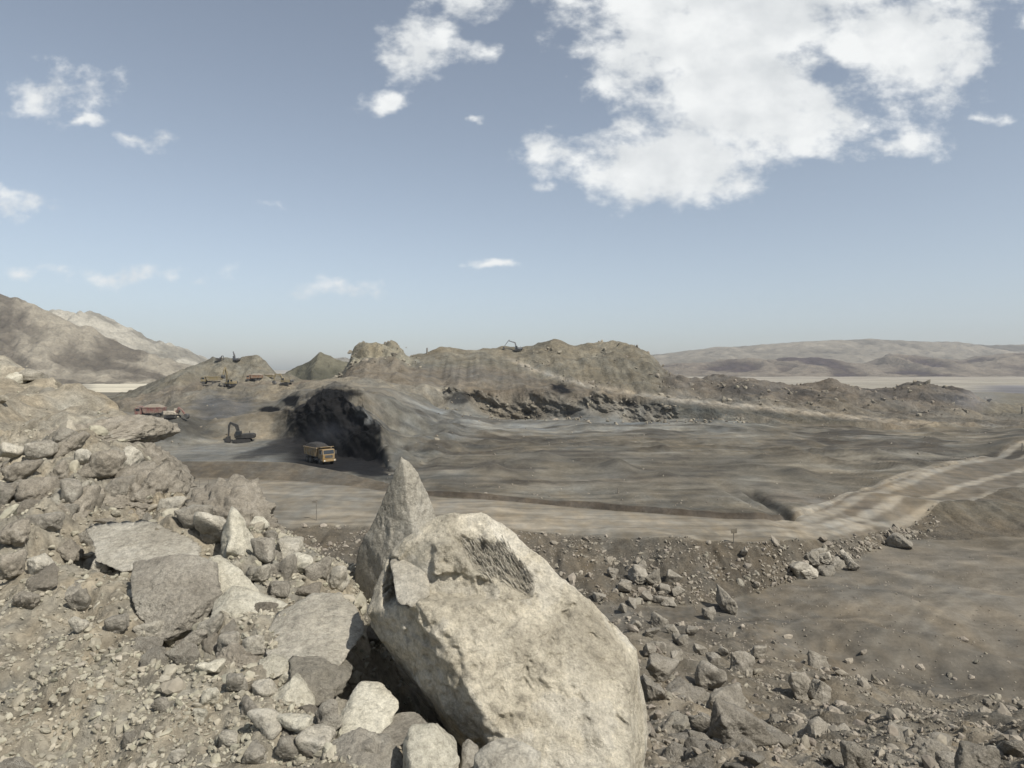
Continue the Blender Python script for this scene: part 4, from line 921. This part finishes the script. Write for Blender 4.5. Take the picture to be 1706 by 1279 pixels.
def merged(name, P, sz, sub, mat, label, cat, seed, sink=.06):
    rg = np.random.default_rng(seed); n = len(P); Rm = rot_mats(n, rg); which = rg.integers(0, 14, n)
    sc = sz[:, None] * rg.uniform(.75, 1.2, (n, 3)); V, Fc, off = [], [], 0; CC = []
    for q in range(14):
        ids = np.where(which == q)[0]
        if not len(ids): continue
        p, f = PROTO[sub][q]
        v = np.einsum('nij,nkj->nki', Rm[ids], p[None] * sc[ids][:, None, :]) + P[ids][:, None, :] + np.array([0, 0, 1])[None, None] * (sz[ids] * sink)[:, None, None]
        V.append(v.reshape(-1, 3)); Fc.append((f[None] + (np.arange(len(ids)) * len(p))[:, None, None] + off).reshape(-1, 3)); off += len(ids) * len(p)
        cv_ = rg.uniform(.78, 1.28, (len(ids), 1, 1)) * np.ones((1, len(p), 1)) * (np.array([1, 1, 1]) + rg.normal(size=(len(ids), 1, 3)) * .010); CC.append(cv_.reshape(-1, 3))
    o = link_mesh(name, np.concatenate(V), np.concatenate(Fc), mat, None, False, np.concatenate(CC))
    return tag(o, label, cat, kind='stuff')
def gravel_mat(name, base, s):
    m, t, b = new_mat(name)
    at_ = t.nodes.new('ShaderNodeAttribute'); at_.attribute_name = 'albedo'
    geo = t.nodes.new('ShaderNodeNewGeometry'); P = geo.outputs['Position']
    col = mulcol(t, at_.outputs['Color'], ramp(t, noise(t, P, 1 / s, 6, .65), [(.3, tuple(q * .8 for q in base)), (.7, tuple(q * 1.2 for q in base))]))
    t.links.new(col, b.inputs['Base Color']); b.inputs['Roughness'].default_value = .95; b.inputs['Specular IOR Level'].default_value = .15
    t.links.new(bump(t, noise(t, P, 3 / s, 6, .65), .7, s * .12), b.inputs['Normal'])
    return m
M_GRAV = gravel_mat('gravel_stone', (.285,.262,.203), .04); M_RUB = gravel_mat('rubble_stone', (.225,.20,.16), .3)

PROTO_ME = []
for k in range(14):
    p, f = PROTO[4][k]
    o = link_mesh('rock', p, f, None, None, False); PROTO_ME.append(o.data); bpy.data.objects.remove(o)
def mesh_variant(me, mat):
    m = me.copy(); m.materials.clear(); m.materials.append(mat); return m
VAR = {'near': [mesh_variant(m, M_ROCK) for m in PROTO_ME], 'slope': [mesh_variant(m, M_FAR) for m in PROTO_ME], 'rough': [mesh_variant(m, M_CONG) for m in PROTO_ME]}
def near_hero(P, sz):
    for (c, s) in HEROES[:1]:
        if abs(P[0] - c[0]) < s * .45 and abs(P[1] - c[1]) < s * .4: return True
    return False
# candidates
S1 = scatter(3600, 3, 6, .06, .95, 3.6, (1000, 1990), clumpy(.12, -.4, .35, 12), 1, 2.2, 62)
G2 = scatter(12000, 3, 7, .03, .22, 2.0, (900, 1990), clumpy(.1, -.6, .2, 13), 31, 1.2, 7)
G3 = scatter(5200, 3, 6, .09, .42, 2.4, (960, 1990), clumpy(.14, -.5, .3, 15), 33, 2.0, 16)
G4 = scatter(4200, 7, 8, .10, .60, 2.6, (420, 1560), clumpy(.06, -.35, .3, 16), 34, 1.3, 9)
G5 = scatter(900, 10, 16, .15, .7, 2.6, (640, 1750), clumpy(.05, -.2, .4, 17), 35, .8, 5)
S5 = scatter(330, 2, 4, .07, .55, 2.2, (-60, 330), lambda px, P, K: win(2.55, 3.45, .1, K) * 1.0, 32, 8, 62)                     # near right rubble slope
S2 = scatter(1500, 7, 8, .18, 1.2, 2.6, (420, 1560), clumpy(.05, -.15, .45, 5), 2, 2.5, 26)   # road bank
S3 = scatter(420, 6, 7, .15, .8, 2.6, (1000, 1990), lambda px, P, K: np.clip(1 - (K - 6) * 2.2, 0, 1), 3, 2.5, 20)
S4 = scatter(1500, 1, 4, .025, .2, 2.8, (-200, 660), lambda px, P, K: clumpy(.16, -.35, .25, 6)(px, P, K) * np.clip(.12 + sstep(60, 420, px) * 1.0 + sstep(2.0, 2.8, K) * .6, 0, 1), 4, 5, 48)       # left rubble
inds = []
for S, zone in ((S1, 'slope_near'), (S2, 'bank'), (S3, 'floor'), (S4, 'left'), (S5, 'mound')):
    for P, s, pp, px in zip(*S): inds.append((pp, tuple(P), s, zone, px))
inds.sort(key=lambda q: -q[0])
INFO = {'slope_near': ('small angular rock scattered over the rubble slope right of the largest boulder', 'loose rocks on the right rubble slope', 'slope'),
        'bank': ('small rock stuck in the crumbling bank directly below the dirt road', 'loose rocks in the road bank', 'slope'),
        'floor': ('small rock lying at the foot of the rubble on the lower dirt floor', 'loose rocks on the lower floor', 'slope'),
        'mound': ('rough lump of rock in the rubbly bank under the overhanging ledge', 'rock lumps in the left bank', 'near'),
        'left': ('small stone among the loose rubble on the ground left of the largest boulder', 'loose stones on the left ground', 'near')}
vis = [q for q in inds if -10 < q[4] < 1716 and not near_hero(q[1], q[2])]
NIND = 150
chosen = vis[:NIND]; rest = vis[NIND:] + [q for q in inds if not (-10 < q[4] < 1716)]
for k, (pp, P, s, zone, px) in enumerate(chosen):
    lab, grp, kind = INFO[zone]
    var = VAR['rough' if (kind == 'near' and k % 3 == 0) else kind]
    o = bpy.data.objects.new('rock' if zone != 'left' else 'stone', var[k % 14]); COL.objects.link(o)
    o.location = (P[0], P[1], P[2] + s * .02)
    o.rotation_euler = (random.gauss(0, .45), random.gauss(0, .45), random.uniform(0, 6.28))
    o.scale = (s * random.uniform(.85, 1.2), s * random.uniform(.8, 1.15), s * random.uniform(.75, 1.2))
    tag(o, lab, 'rock' if zone != 'left' else 'stone', grp)
rr_ = [q for q in rest if q[3] not in ('left', 'mound')]; rl_ = [q for q in rest if q[3] in ('left', 'mound')]
merged('rubble', np.concatenate([np.array([q[1] for q in rr_]), G2[0], G3[0], G4[0], G5[0]]), np.concatenate([np.array([q[2] for q in rr_]), G2[1], G3[1], G4[1], G5[1]]), 2, M_RUB, 'loose grey rubble covering the slopes right of the largest boulder, the road bank and the pit floor', 'rubble', 21)
G1 = scatter(26000, 0, 4, .004, .045, 2.6, (-300, 760), clumpy(.2, -.65, .0, 8), 5, 1.8, 20)
Pg = np.concatenate([G1[0], np.array([q[1] for q in rl_])]); sg = np.concatenate([G1[1], np.array([q[2] for q in rl_])])
merged('gravel', Pg, sg, 2, M_GRAV, 'pale gravel and small stones covering the ground at bottom left', 'gravel', 22)
# crags and rough blocks on the far hills
H1 = scatter(1500, 17, 20, .6, 3.0, 2.4, (560, 700), lambda px, P, K: (K > 17.9) * 1.0, 6)
H2 = scatter(2000, 18, 20, .6, 3.6, 2.4, (860, 1640), clumpy(.03, -.1, .4, 9), 7)
H3 = scatter(1300, 15, 17, .4, 2.2, 2.4, (735, 1250), clumpy(.03, -.2, .4, 10), 8)
H4 = scatter(500, 13, 16, .3, 1.5, 2.6, (240, 800), lambda px, P, K: clumpy(.03, -.1, .4, 11)(px, P, K) * (1 - win(410, 668, 4, px)), 9)
M_CRAG = gravel_mat('crag_stone', (.205,.182,.142), 2.0)
merged('hill_rubble', np.concatenate([H1[0], H2[0], H3[0], H4[0]]), np.concatenate([H1[1], H2[1], H3[1], H4[1]]), 2, M_CRAG, 'broken blocks and crags scattered over the distant spoil hills', 'rubble', 23, .05)

# ------------------------------------------------------------------ machines
def paint(name, c, rough=.55, dirt=(.23,.20,.155), amt=.62):
    m, t, b = new_mat(name)
    geo = t.nodes.new('ShaderNodeTexCoord'); n = noise(t, geo.outputs['Object'], 1.3, 7, .65)
    mx = t.nodes.new('ShaderNodeMix'); mx.data_type = 'RGBA'
    t.links.new(ramp(t, n, [(.35, 0.0), (.7, amt * 1.6)]), mx.inputs['Factor'])
    mx.inputs['A'].default_value = (*c, 1); mx.inputs['B'].default_value = (*dirt, 1)
    t.links.new(mx.outputs['Result'], b.inputs['Base Color']); b.inputs['Roughness'].default_value = rough
    return m
P_YEL = paint('yellow_paint', (.235,.145,.042)); P_RED = paint('red_paint', (.165,.06,.052)); P_CREAM = paint('cream_paint', (.48,.42,.33))
P_BLK = paint('black_paint', (.018,.017,.016), .6, (.06,.055,.047), .3); P_STEEL = paint('dark_steel', (.05,.05,.05), .5, (.12,.11,.09), .4)
P_TYRE = paint('tyre_rubber', (.022,.022,.022), .9, (.13,.115,.09), .4); P_GLASS = paint('dark_glass', (.02,.025,.03), .12, (.1,.09,.07), .1)
P_LAMP = paint('lamp_glass', (.7,.68,.6), .2); P_BLUE = paint('slate_paint', (.10,.13,.17)); P_LOAD = paint('load_coal', (.02,.019,.018), .95, (.05,.045,.04), .4)
P_OCH = paint('ochre_paint', (.20,.155,.065)); P_ORNG = paint('orange_paint', (.19,.09,.042)); P_POST = paint('post_metal', (.10,.095,.085)); P_BOARD = paint('board_face', (.055,.048,.03)); P_DLOAD = paint('load_dirt', (.19,.165,.13), .95)
class MB:
    def __init__(self): self.bm = bmesh.new()
    def prism(self, prof, y0, y1, bev=.03):
        """profile in x,z pushed across y"""
        a = [self.bm.verts.new((x, y0, z)) for x, z in prof]; b = [self.bm.verts.new((x, y1, z)) for x, z in prof]
        n = len(prof); fs = [self.bm.faces.new(a), self.bm.faces.new(b[::-1])]
        for i in range(n): fs.append(self.bm.faces.new((a[i], b[i], b[(i+1) % n], a[(i+1) % n])))
        if bev:
            es = list({e for q in fs for e in q.edges})
            try: bmesh.ops.bevel(self.bm, geom=es, offset=bev, segments=1, affect='EDGES')
            except Exception: pass
        return self
    def box(self, x0, x1, y0, y1, z0, z1, bev=.03): return self.prism([(x0, z0), (x1, z0), (x1, z1), (x0, z1)], y0, y1, bev)
    def cyl(self, c, r, w, axis='y', seg=20, r2=None):
        m = Matrix.Translation(c) @ (Matrix.Rotation(R(90), 4, 'X') if axis == 'y' else Matrix.Rotation(R(90), 4, 'Y') if axis == 'x' else Matrix.Identity(4))
        bmesh.ops.create_cone(self.bm, cap_ends=True, segments=seg, radius1=r, radius2=r if r2 is None else r2, depth=w, matrix=m); return self
    def build(self, name, mat, parent=None):
        bmesh.ops.recalc_face_normals(self.bm, faces=self.bm.faces)
        me = bpy.data.meshes.new(name); self.bm.to_mesh(me); self.bm.free(); me.materials.append(mat)
        o = bpy.data.objects.new(name, me); COL.objects.link(o)
        if parent: o.parent = parent
        return o
def limb(pts, w0, w1):
    """bent beam outline in x,z from a polyline with tapering depth"""
    pts = [Vector((a, b)) for a, b in pts]; up, dn = [], []; n = len(pts)
    for i, q in enumerate(pts):
        d = (pts[min(i+1, n-1)] - pts[max(i-1, 0)]).normalized(); nrm = Vector((-d.y, d.x)); w = w0 + (w1 - w0) * i / (n - 1)
        if n > 2 and 0 < i < n - 1: w = max(w0, w1) * 1.15
        up.append(tuple(q + nrm * w / 2)); dn.append(tuple(q - nrm * w / 2))
    return up + dn[::-1]
def dump_truck(label, loc, rz, body, cabm, load, tilt=(0, 0), group=None, s=1.0):
    """wide body mine tipper, nose towards +x, about 8.6 m long"""
    t = empty('dump_truck', loc, rz, tilt); t.scale = (s, s, s); tag(t, label, 'truck', group)
    MB().box(-4.0, 3.9, -.55, .55, .95, 1.3).box(-3.8, 3.6, -1.2, 1.2, .85, 1.0).build('chassis', P_STEEL, t)
    b = MB().prism([(-4.3, 1.75), (1.35, 1.5), (1.75, 3.25), (-4.45, 3.35)], -1.68, 1.68, .05)
    for x in (-3.6, -2.4, -1.2, 0, 1.1): b.box(x - .09, x + .09, -1.77, -1.66, 1.7, 3.2, .02).box(x - .09, x + .09, 1.66, 1.77, 1.7, 3.2, .02)
    b.box(-4.5, 1.8, -1.8, -1.6, 3.2, 3.42).box(-4.5, 1.8, 1.6, 1.8, 3.2, 3.42).box(1.6, 1.85, -1.8, 1.8, 3.2, 3.5)
    bo = b.build('dump_body', body, t)
    MB().prism([(1.7, 3.42), (3.3, 3.62), (3.3, 3.74), (1.7, 3.56)], -1.55, 1.55, .02).build('canopy', body, bo)
    if load:
        vs, fs = [], []
        gx, gy = 13, 9
        for i in range(gx):
            for j in range(gy):
                u, v = i / (gx - 1) * 2 - 1, j / (gy - 1) * 2 - 1
                vs.append((-1.35 + u * 2.95, v * 1.58, 3.30 + 1.0 * max(0, 1 - u ** 4) ** .8 * max(0, 1 - v ** 4) ** .8 + random.uniform(-.05, .08)))
        for i in range(gx - 1):
            for j in range(gy - 1): a = i * gy + j; fs.append((a, a + gy, a + gy + 1, a + 1))
        link_mesh('load', vs, fs, load, bo, False)
    c = MB().prism([(1.95, 1.15), (4.05, 1.15), (4.12, 2.15), (3.92, 3.2), (1.95, 3.25)], -1.38, 1.38, .07).build('cab', cabm, t)
    MB().prism([(4.085, 2.26), (4.13, 2.26), (3.97, 3.05), (3.925, 3.05)], -1.18, 1.18, .01).build('windscreen', P_GLASS, c)
    for y in (-1, 1): MB().box(2.5, 3.75, min(y * 1.375, y * 1.40), max(y * 1.375, y * 1.40), 2.2, 2.98, .01).build('side_window', P_GLASS, c)
    MB().box(4.08, 4.16, -.85, .85, 1.45, 2.0, .02).build('grille', P_STEEL, c)
    MB().box(3.7, 4.45, -1.5, 1.5, .68, 1.12, .05).build('bumper', P_STEEL if cabm is not P_YEL else cabm, t)
    for y in (-1.15, 1.15): MB().cyl((4.46, y, .92), .16, .05, 'x').build('headlight', P_LAMP, t)
    for y in (-1.5, 1.5): MB().box(3.9, 4.1, min(y, y * 1.18), max(y, y * 1.18), 2.2, 2.9, .03).build('mirror', P_STEEL, t)
    for x in (2.95, -1.45, -3.0):
        for y in (-1, 1):
            w = MB().cyl((0, 0, 0), .68, .62 if x < 0 else .45, 'y', 24).build('wheel', P_TYRE, t); w.location = (x, y * 1.3, .68)
            MB().cyl((0, 0, 0), .34, (.62 if x < 0 else .45) + .05, 'y', 16).build('rim', P_STEEL, w)
    MB().box(.4, 1.7, -1.4, -.75, .75, 1.35, .08).build('fuel_tank', P_STEEL, t)
    MB().cyl((1.8, 1.2, 2.7), .09, 1.9, 'z', 10).build('exhaust_pipe', P_STEEL, t)
    return t
def excavator(label, loc, rz, col, arm, swing=0.0, boom_pts=None, stick_pts=None, bucket_at=None, bucket_rot=0, s=1.0, tilt=(0, 0), group=None, dark=None):
    """tracked digger; boom works in its x,z plane"""
    t = empty('excavator', loc, rz, tilt); t.scale = (s, s, s); tag(t, label, 'excavator', group)
    dk = dark or P_STEEL
    for y in (-1, 1):
        tr = MB().prism([(-2.1, .25), (-1.8, .0), (1.8, .0), (2.1, .25), (2.15, .6), (1.85, .92), (-1.85, .92), (-2.15, .6)], y * 1.25 - .3, y * 1.25 + .3, .04).build('track', P_BLK, t)
        for x in (-1.75, 1.75): MB().cyl((x, y * 1.25, .46), .36, .66, 'y', 16).build('sprocket', dk, tr)
    MB().box(-1.3, 1.3, -.95, .95, .45, .95).cyl((0, 0, 1.0), .75, .25, 'z', 20).build('undercarriage', dk, t)
    hs_ = empty_child('house_mount', t) if False else t
    up = MB().prism([(-2.7, 1.15), (1.7, 1.15), (1.75, 1.75), (.3, 2.25), (-2.5, 2.35), (-2.85, 1.9)], -1.4, 1.4, .06).build('house', col, t)
    MB().prism([(-3.05, 1.2), (-2.35, 1.15), (-2.35, 2.3), (-2.85, 2.25), (-3.1, 1.9)], -1.42, 1.42, .08).build('counterweight', dk, up)
    cb = MB().prism([(.1, 1.3), (1.85, 1.3), (1.95, 2.2), (1.55, 3.1), (.15, 3.1)], .42, 1.4, .07).build('cab', col, up)
    MB().prism([(1.93, 1.75), (1.98, 2.2), (1.62, 2.98), (1.57, 2.98)], .52, 1.3, .0).build('windscreen', P_GLASS, cb)
    MB().box(.35, 1.5, 1.395, 1.42, 2.1, 2.95, .01).build('side_window', P_GLASS, cb)
    MB().cyl((-1.6, -.6, 2.6), .09, .7, 'z', 10).build('exhaust_pipe', dk, up)
    bp_ = boom_pts or [(1.3, 1.7), (3.0, 4.6), (5.6, 5.1)]; sp = stick_pts or [(5.2, 5.5), (5.9, 4.6), (6.6, 2.2)]
    bo = MB().prism(limb(bp_, .75, .5), -.55, -.08 + .1, .03).build('boom', arm, t)
    MB().prism(limb([(1.6, 1.5), (bp_[1][0] * .92, bp_[1][1] * .9)], .2, .16), -.7, -.58, .01).prism(limb([(1.6, 1.5), (bp_[1][0] * .92, bp_[1][1] * .9)], .2, .16), .05, .17, .01).build('hydraulic_ram', P_STEEL, bo)
    st = MB().prism(limb(sp, .4, .3), -.5, -.05, .03).build('stick', arm, t)
    bx_, bz_ = bucket_at or sp[-1]
    prof = [(-.25, .35), (.45, .15), (.75, -.35), (.55, -1.0), (-.1, -1.3), (-.85, -1.1), (-.5, -.6), (-.3, -.1)]
    ca, sa = math.cos(bucket_rot), math.sin(bucket_rot)
    prof = [(bx_ + ca * a - sa * b, bz_ + sa * a + ca * b) for a, b in prof]
    MB().prism(prof, -.95, .4, .04).build('bucket', dk, st)
    return t
def on(px, py, k0, k1, sink=.05):
    q = pick(px, py, k0, k1); return (q[0], q[1], q[2] - sink)
TR = 'trucks on the mine benches'; EX = 'excavators at work in the mine'
# truck with coal in the black coal cut, nose to the right and towards the camera
q = pick(533, 771, 11, 13.2)
dump_truck('yellow dump truck heaped with black coal driving out of the coal cut', (q[0], q[1], q[2] + .02), R(-48), P_YEL, P_YEL, P_LOAD, group=TR, s=1.0)
q = pick(399, 737, 11.5, 13.6)
excavator('black excavator with arched arm digging on the pale grey pit floor', (q[0] + .8, q[1], q[2]), R(192), P_BLK, P_BLK, boom_pts=[(.9, 1.7), (1.6, 4.4), (3.2, 5.2)], stick_pts=[(3.0, 5.4), (3.5, 4.4), (3.6, 1.7)], bucket_at=(3.5, 1.4), bucket_rot=.3, group=EX, dark=P_BLK, s=1.05)
q = pick(252, 697, 13.5, 15.5)
dump_truck('red dump truck parked on the bench at the tip of the left hillside', (q[0] - .6, q[1], q[2]), R(184), P_RED, P_RED, P_DLOAD, group=TR, s=.92)
q = pick(287, 696, 13.5, 15.5)
excavator('cream excavator with black tracks and lowered arm behind the red dump truck', (q[0], q[1], q[2]), R(-4), P_CREAM, P_RED, boom_pts=[(1.4, 1.7), (2.4, 3.3), (3.5, 2.6)], stick_pts=[(3.4, 2.7), (4.1, 1.6), (4.7, .8)], bucket_at=(4.6, .9), bucket_rot=1.2, group=EX, s=.85)
q = pick(351, 640.5, 16.8, 18.3)
dump_truck('yellow dump truck standing side on at the left end of the hill terrace', tuple(q), R(183), P_OCH, P_OCH, None, group=TR)
q = pick(382, 645, 16.5, 18.2)
excavator('ochre excavator with upright arm between two trucks on the hill terrace', tuple(q), R(250), P_OCH, P_OCH, boom_pts=[(1.2, 1.8), (1.6, 5.4), (2.6, 8.0)], stick_pts=[(2.4, 8.1), (3.2, 6.9), (3.6, 4.6)], group=EX, s=1.0)
q = pick(423, 634.5, 16.9, 18.6)
dump_truck('dark orange dump truck in the middle of the hill terrace', tuple(q), R(180), P_ORNG, P_ORNG, P_DLOAD, group=TR, s=.9)
q = pick(476, 641, 16.5, 18.4)
excavator('ochre excavator reaching left at the right end of the hill terrace', tuple(q), R(175), P_OCH, P_OCH, boom_pts=[(1.2, 1.8), (2.8, 4.6), (5.0, 4.6)], stick_pts=[(4.8, 4.9), (5.5, 3.8), (5.6, 1.6)], group=EX, s=.95)
q = pick(442, 633, 16.9, 18.7)
dump_truck('brown dump truck beside the arm of the right end terrace excavator', (q[0], q[1] + 4, q[2]), R(168), P_OCH, P_ORNG, P_DLOAD, group=TR, s=.72)
q = pick(393, 602, 18.2, 19.6)
excavator('slate grey excavator on the left hill summit with its boom raised high', tuple(q), R(160), P_BLUE, P_BLUE, boom_pts=[(1.2, 1.8), (2.0, 4.8), (3.4, 7.4)], stick_pts=[(3.3, 7.5), (2.9, 5.4), (2.5, 3.6)], group=EX, s=.72)
q = pick(364, 601, 18.2, 19.6)
excavator('small dark excavator with folded arm at the left end of the summit', tuple(q), R(20), P_BLK, P_BLK, boom_pts=[(1.2, 1.8), (1.8, 4.0), (3.0, 4.4)], stick_pts=[(2.9, 4.5), (3.4, 3.6), (3.2, 2.0)], group=EX, s=.62)
q = pick(862, 586, 18.2, 19.5)
excavator('grey excavator with arched arm on the skyline of the central hill', (q[0], q[1], q[2] + .2), R(180), P_BLUE, P_BLUE, boom_pts=[(.7, 1.9), (1.8, 5.2), (5.6, 6.3)], stick_pts=[(5.2, 7.0), (6.8, 5.2), (8.6, 2.6)], bucket_at=(8.9, 2.4), bucket_rot=-.3, group=EX, s=.95)

# ------------------------------------------------------------------ signs and posts by the road
def road_sign(label, px, py, h, w, hb, board=True):
    q = pick(px, py, 7.3, 10.2)
    t = empty('road_sign', (q[0], q[1], q[2] - .05), R(random.uniform(-15, 15))); tag(t, label, 'sign')
    MB().cyl((0, 0, h / 2), .05, h, 'z', 10).build('post', P_POST, t)
    MB().box(-w / 2, w / 2, -.1, -.05, h - hb, h + .02, .01).build('board', P_BOARD, t)
    return t
road_sign('small dark square sign on a thin post at the near edge of the road', 1222, 905, 1.75, .75, .55)
def post(name, label, px, py, h, r, cat, arm=0, k=(7.0, 21), group=None, mat=None):
    q = pick(px, py, *k)
    t = MB().cyl((0, 0, h / 2), r, h, 'z', 10, r * .8)
    if arm: t.box(-arm, .02, -.04, .04, h - .45, h - .15, .01).box(-.02, arm * .3, -.03, .03, h - .2, h - .12, .0)
    o = t.build(name, mat or P_POST, None); o.location = (q[0], q[1], q[2] - .05); return tag(o, label, cat, group)
post('lamp_post', 'tall thin pole with a small dark box at its top left of the pointed boulder', 527, 868, 2.9, .05, 'pole', .55, (7.2, 9))
for x in (332, 346): post('marker_post', 'one of two thin pale stakes beside the road above the ridge outcrop', x, 812, 1.6, .04, 'post', 0, (8, 10), 'stakes beside the road')
post('marker_post', 'short dark stake standing alone on the pit floor above the road', 1028, 823, 1.0, .09, 'post', 0, (10, 12))
post('marker_post', 'dark post at the right edge on the far benches', 1702, 690, 3.6, .45, 'post', 0, (15, 20))
post('marker_post', 'dark post at the right edge beside the upper track', 1703, 752, 1.9, .14, 'post', 0, (8.5, 11))
False and post('lamp_mast', 'thin mast on the peak of the pale crag', 655, 572, 6.5, .14, 'mast', 0, (18.4, 19.4))
post('marker_post', 'stubby dark marker on the flat top left of the central hill', 710, 590, 3.6, .5, 'post', 0, (18.2, 19.4))

# ------------------------------------------------------------------ haze and dust
def volume_mat(name, col, dens, noise_scale=None, thr=.42):
    m = bpy.data.materials.new(name); m.use_nodes = True; t = m.node_tree
    for n in list(t.nodes):
        if n.type == 'BSDF_PRINCIPLED': t.nodes.remove(n)
    out = [n for n in t.nodes if n.type == 'OUTPUT_MATERIAL'][0]
    v = t.nodes.new('ShaderNodeVolumePrincipled'); v.inputs['Color'].default_value = (*col, 1); v.inputs['Density'].default_value = dens
    v.inputs['Anisotropy'].default_value = .15
    t.links.new(v.outputs[0], out.inputs['Volume'])
    return m
hz = MB().box(-5600, 5600, -60, 5400, -140, 420, 0).build('haze', volume_mat('haze_air', (.88, .93, 1.0), 8e-5), None)
tag(hz, 'thin pale bluish haze in the air over the whole mine', 'haze', kind='stuff')

def dust_cloud(px, py, Y, rx, ry, rz, col, dens, label, seed):
    c = at(px, py, Y)
    bm = bmesh.new(); bmesh.ops.create_icosphere(bm, subdivisions=4, radius=1.0)
    for v in bm.verts: v.co *= 1 + .25 * float(perlin3(np.array([v.co[:]]) * 1.4, seed)[0])
    m = volume_mat('dust_air', col, dens); t = m.node_tree
    tcn = t.nodes.new('ShaderNodeTexCoord'); ln = t.nodes.new('ShaderNodeVectorMath'); ln.operation = 'LENGTH'; t.links.new(tcn.outputs['Object'], ln.inputs[0])
    mr = t.nodes.new('ShaderNodeMapRange'); mr.interpolation_type = 'SMOOTHSTEP'; t.links.new(ln.outputs['Value'], mr.inputs[0]); mr.inputs['From Min'].default_value = .95; mr.inputs['From Max'].default_value = .1
    n = noise(t, tcn.outputs['Object'], 2.2, 5, .6)
    v = [q for q in t.nodes if q.type == 'PRINCIPLED_VOLUME'][0]
    k = mth(t, 'MULTIPLY', mr.outputs[0], ramp(t, n, [(.36, 0.0), (.7, 1.0)])); t.links.new(mth(t, 'MULTIPLY', k, dens), v.inputs['Density'])
    me = bpy.data.meshes.new('dust_cloud'); bm.to_mesh(me); bm.free(); me.materials.append(m)
    o = bpy.data.objects.new('dust_cloud', me); COL.objects.link(o); o.location = c; o.scale = (rx, ry, rz); tag(o, label, 'dust', kind='stuff')
dust_cloud(545, 722, 156, 8, 6, 5, (.55, .58, .66), .028, 'bluish dust hanging over the coal loading spot behind the yellow truck', 3)
False and dust_cloud(470, 715, 176, 10, 8, 5, (.75, .75, .75), .035, 'pale dust drifting left of the black coal face', 4)
dust_cloud(1625, 664, 330, 18, 14, 8, (.85, .88, .95), .03, 'pale dust blowing over the dark heaps at far right', 5)
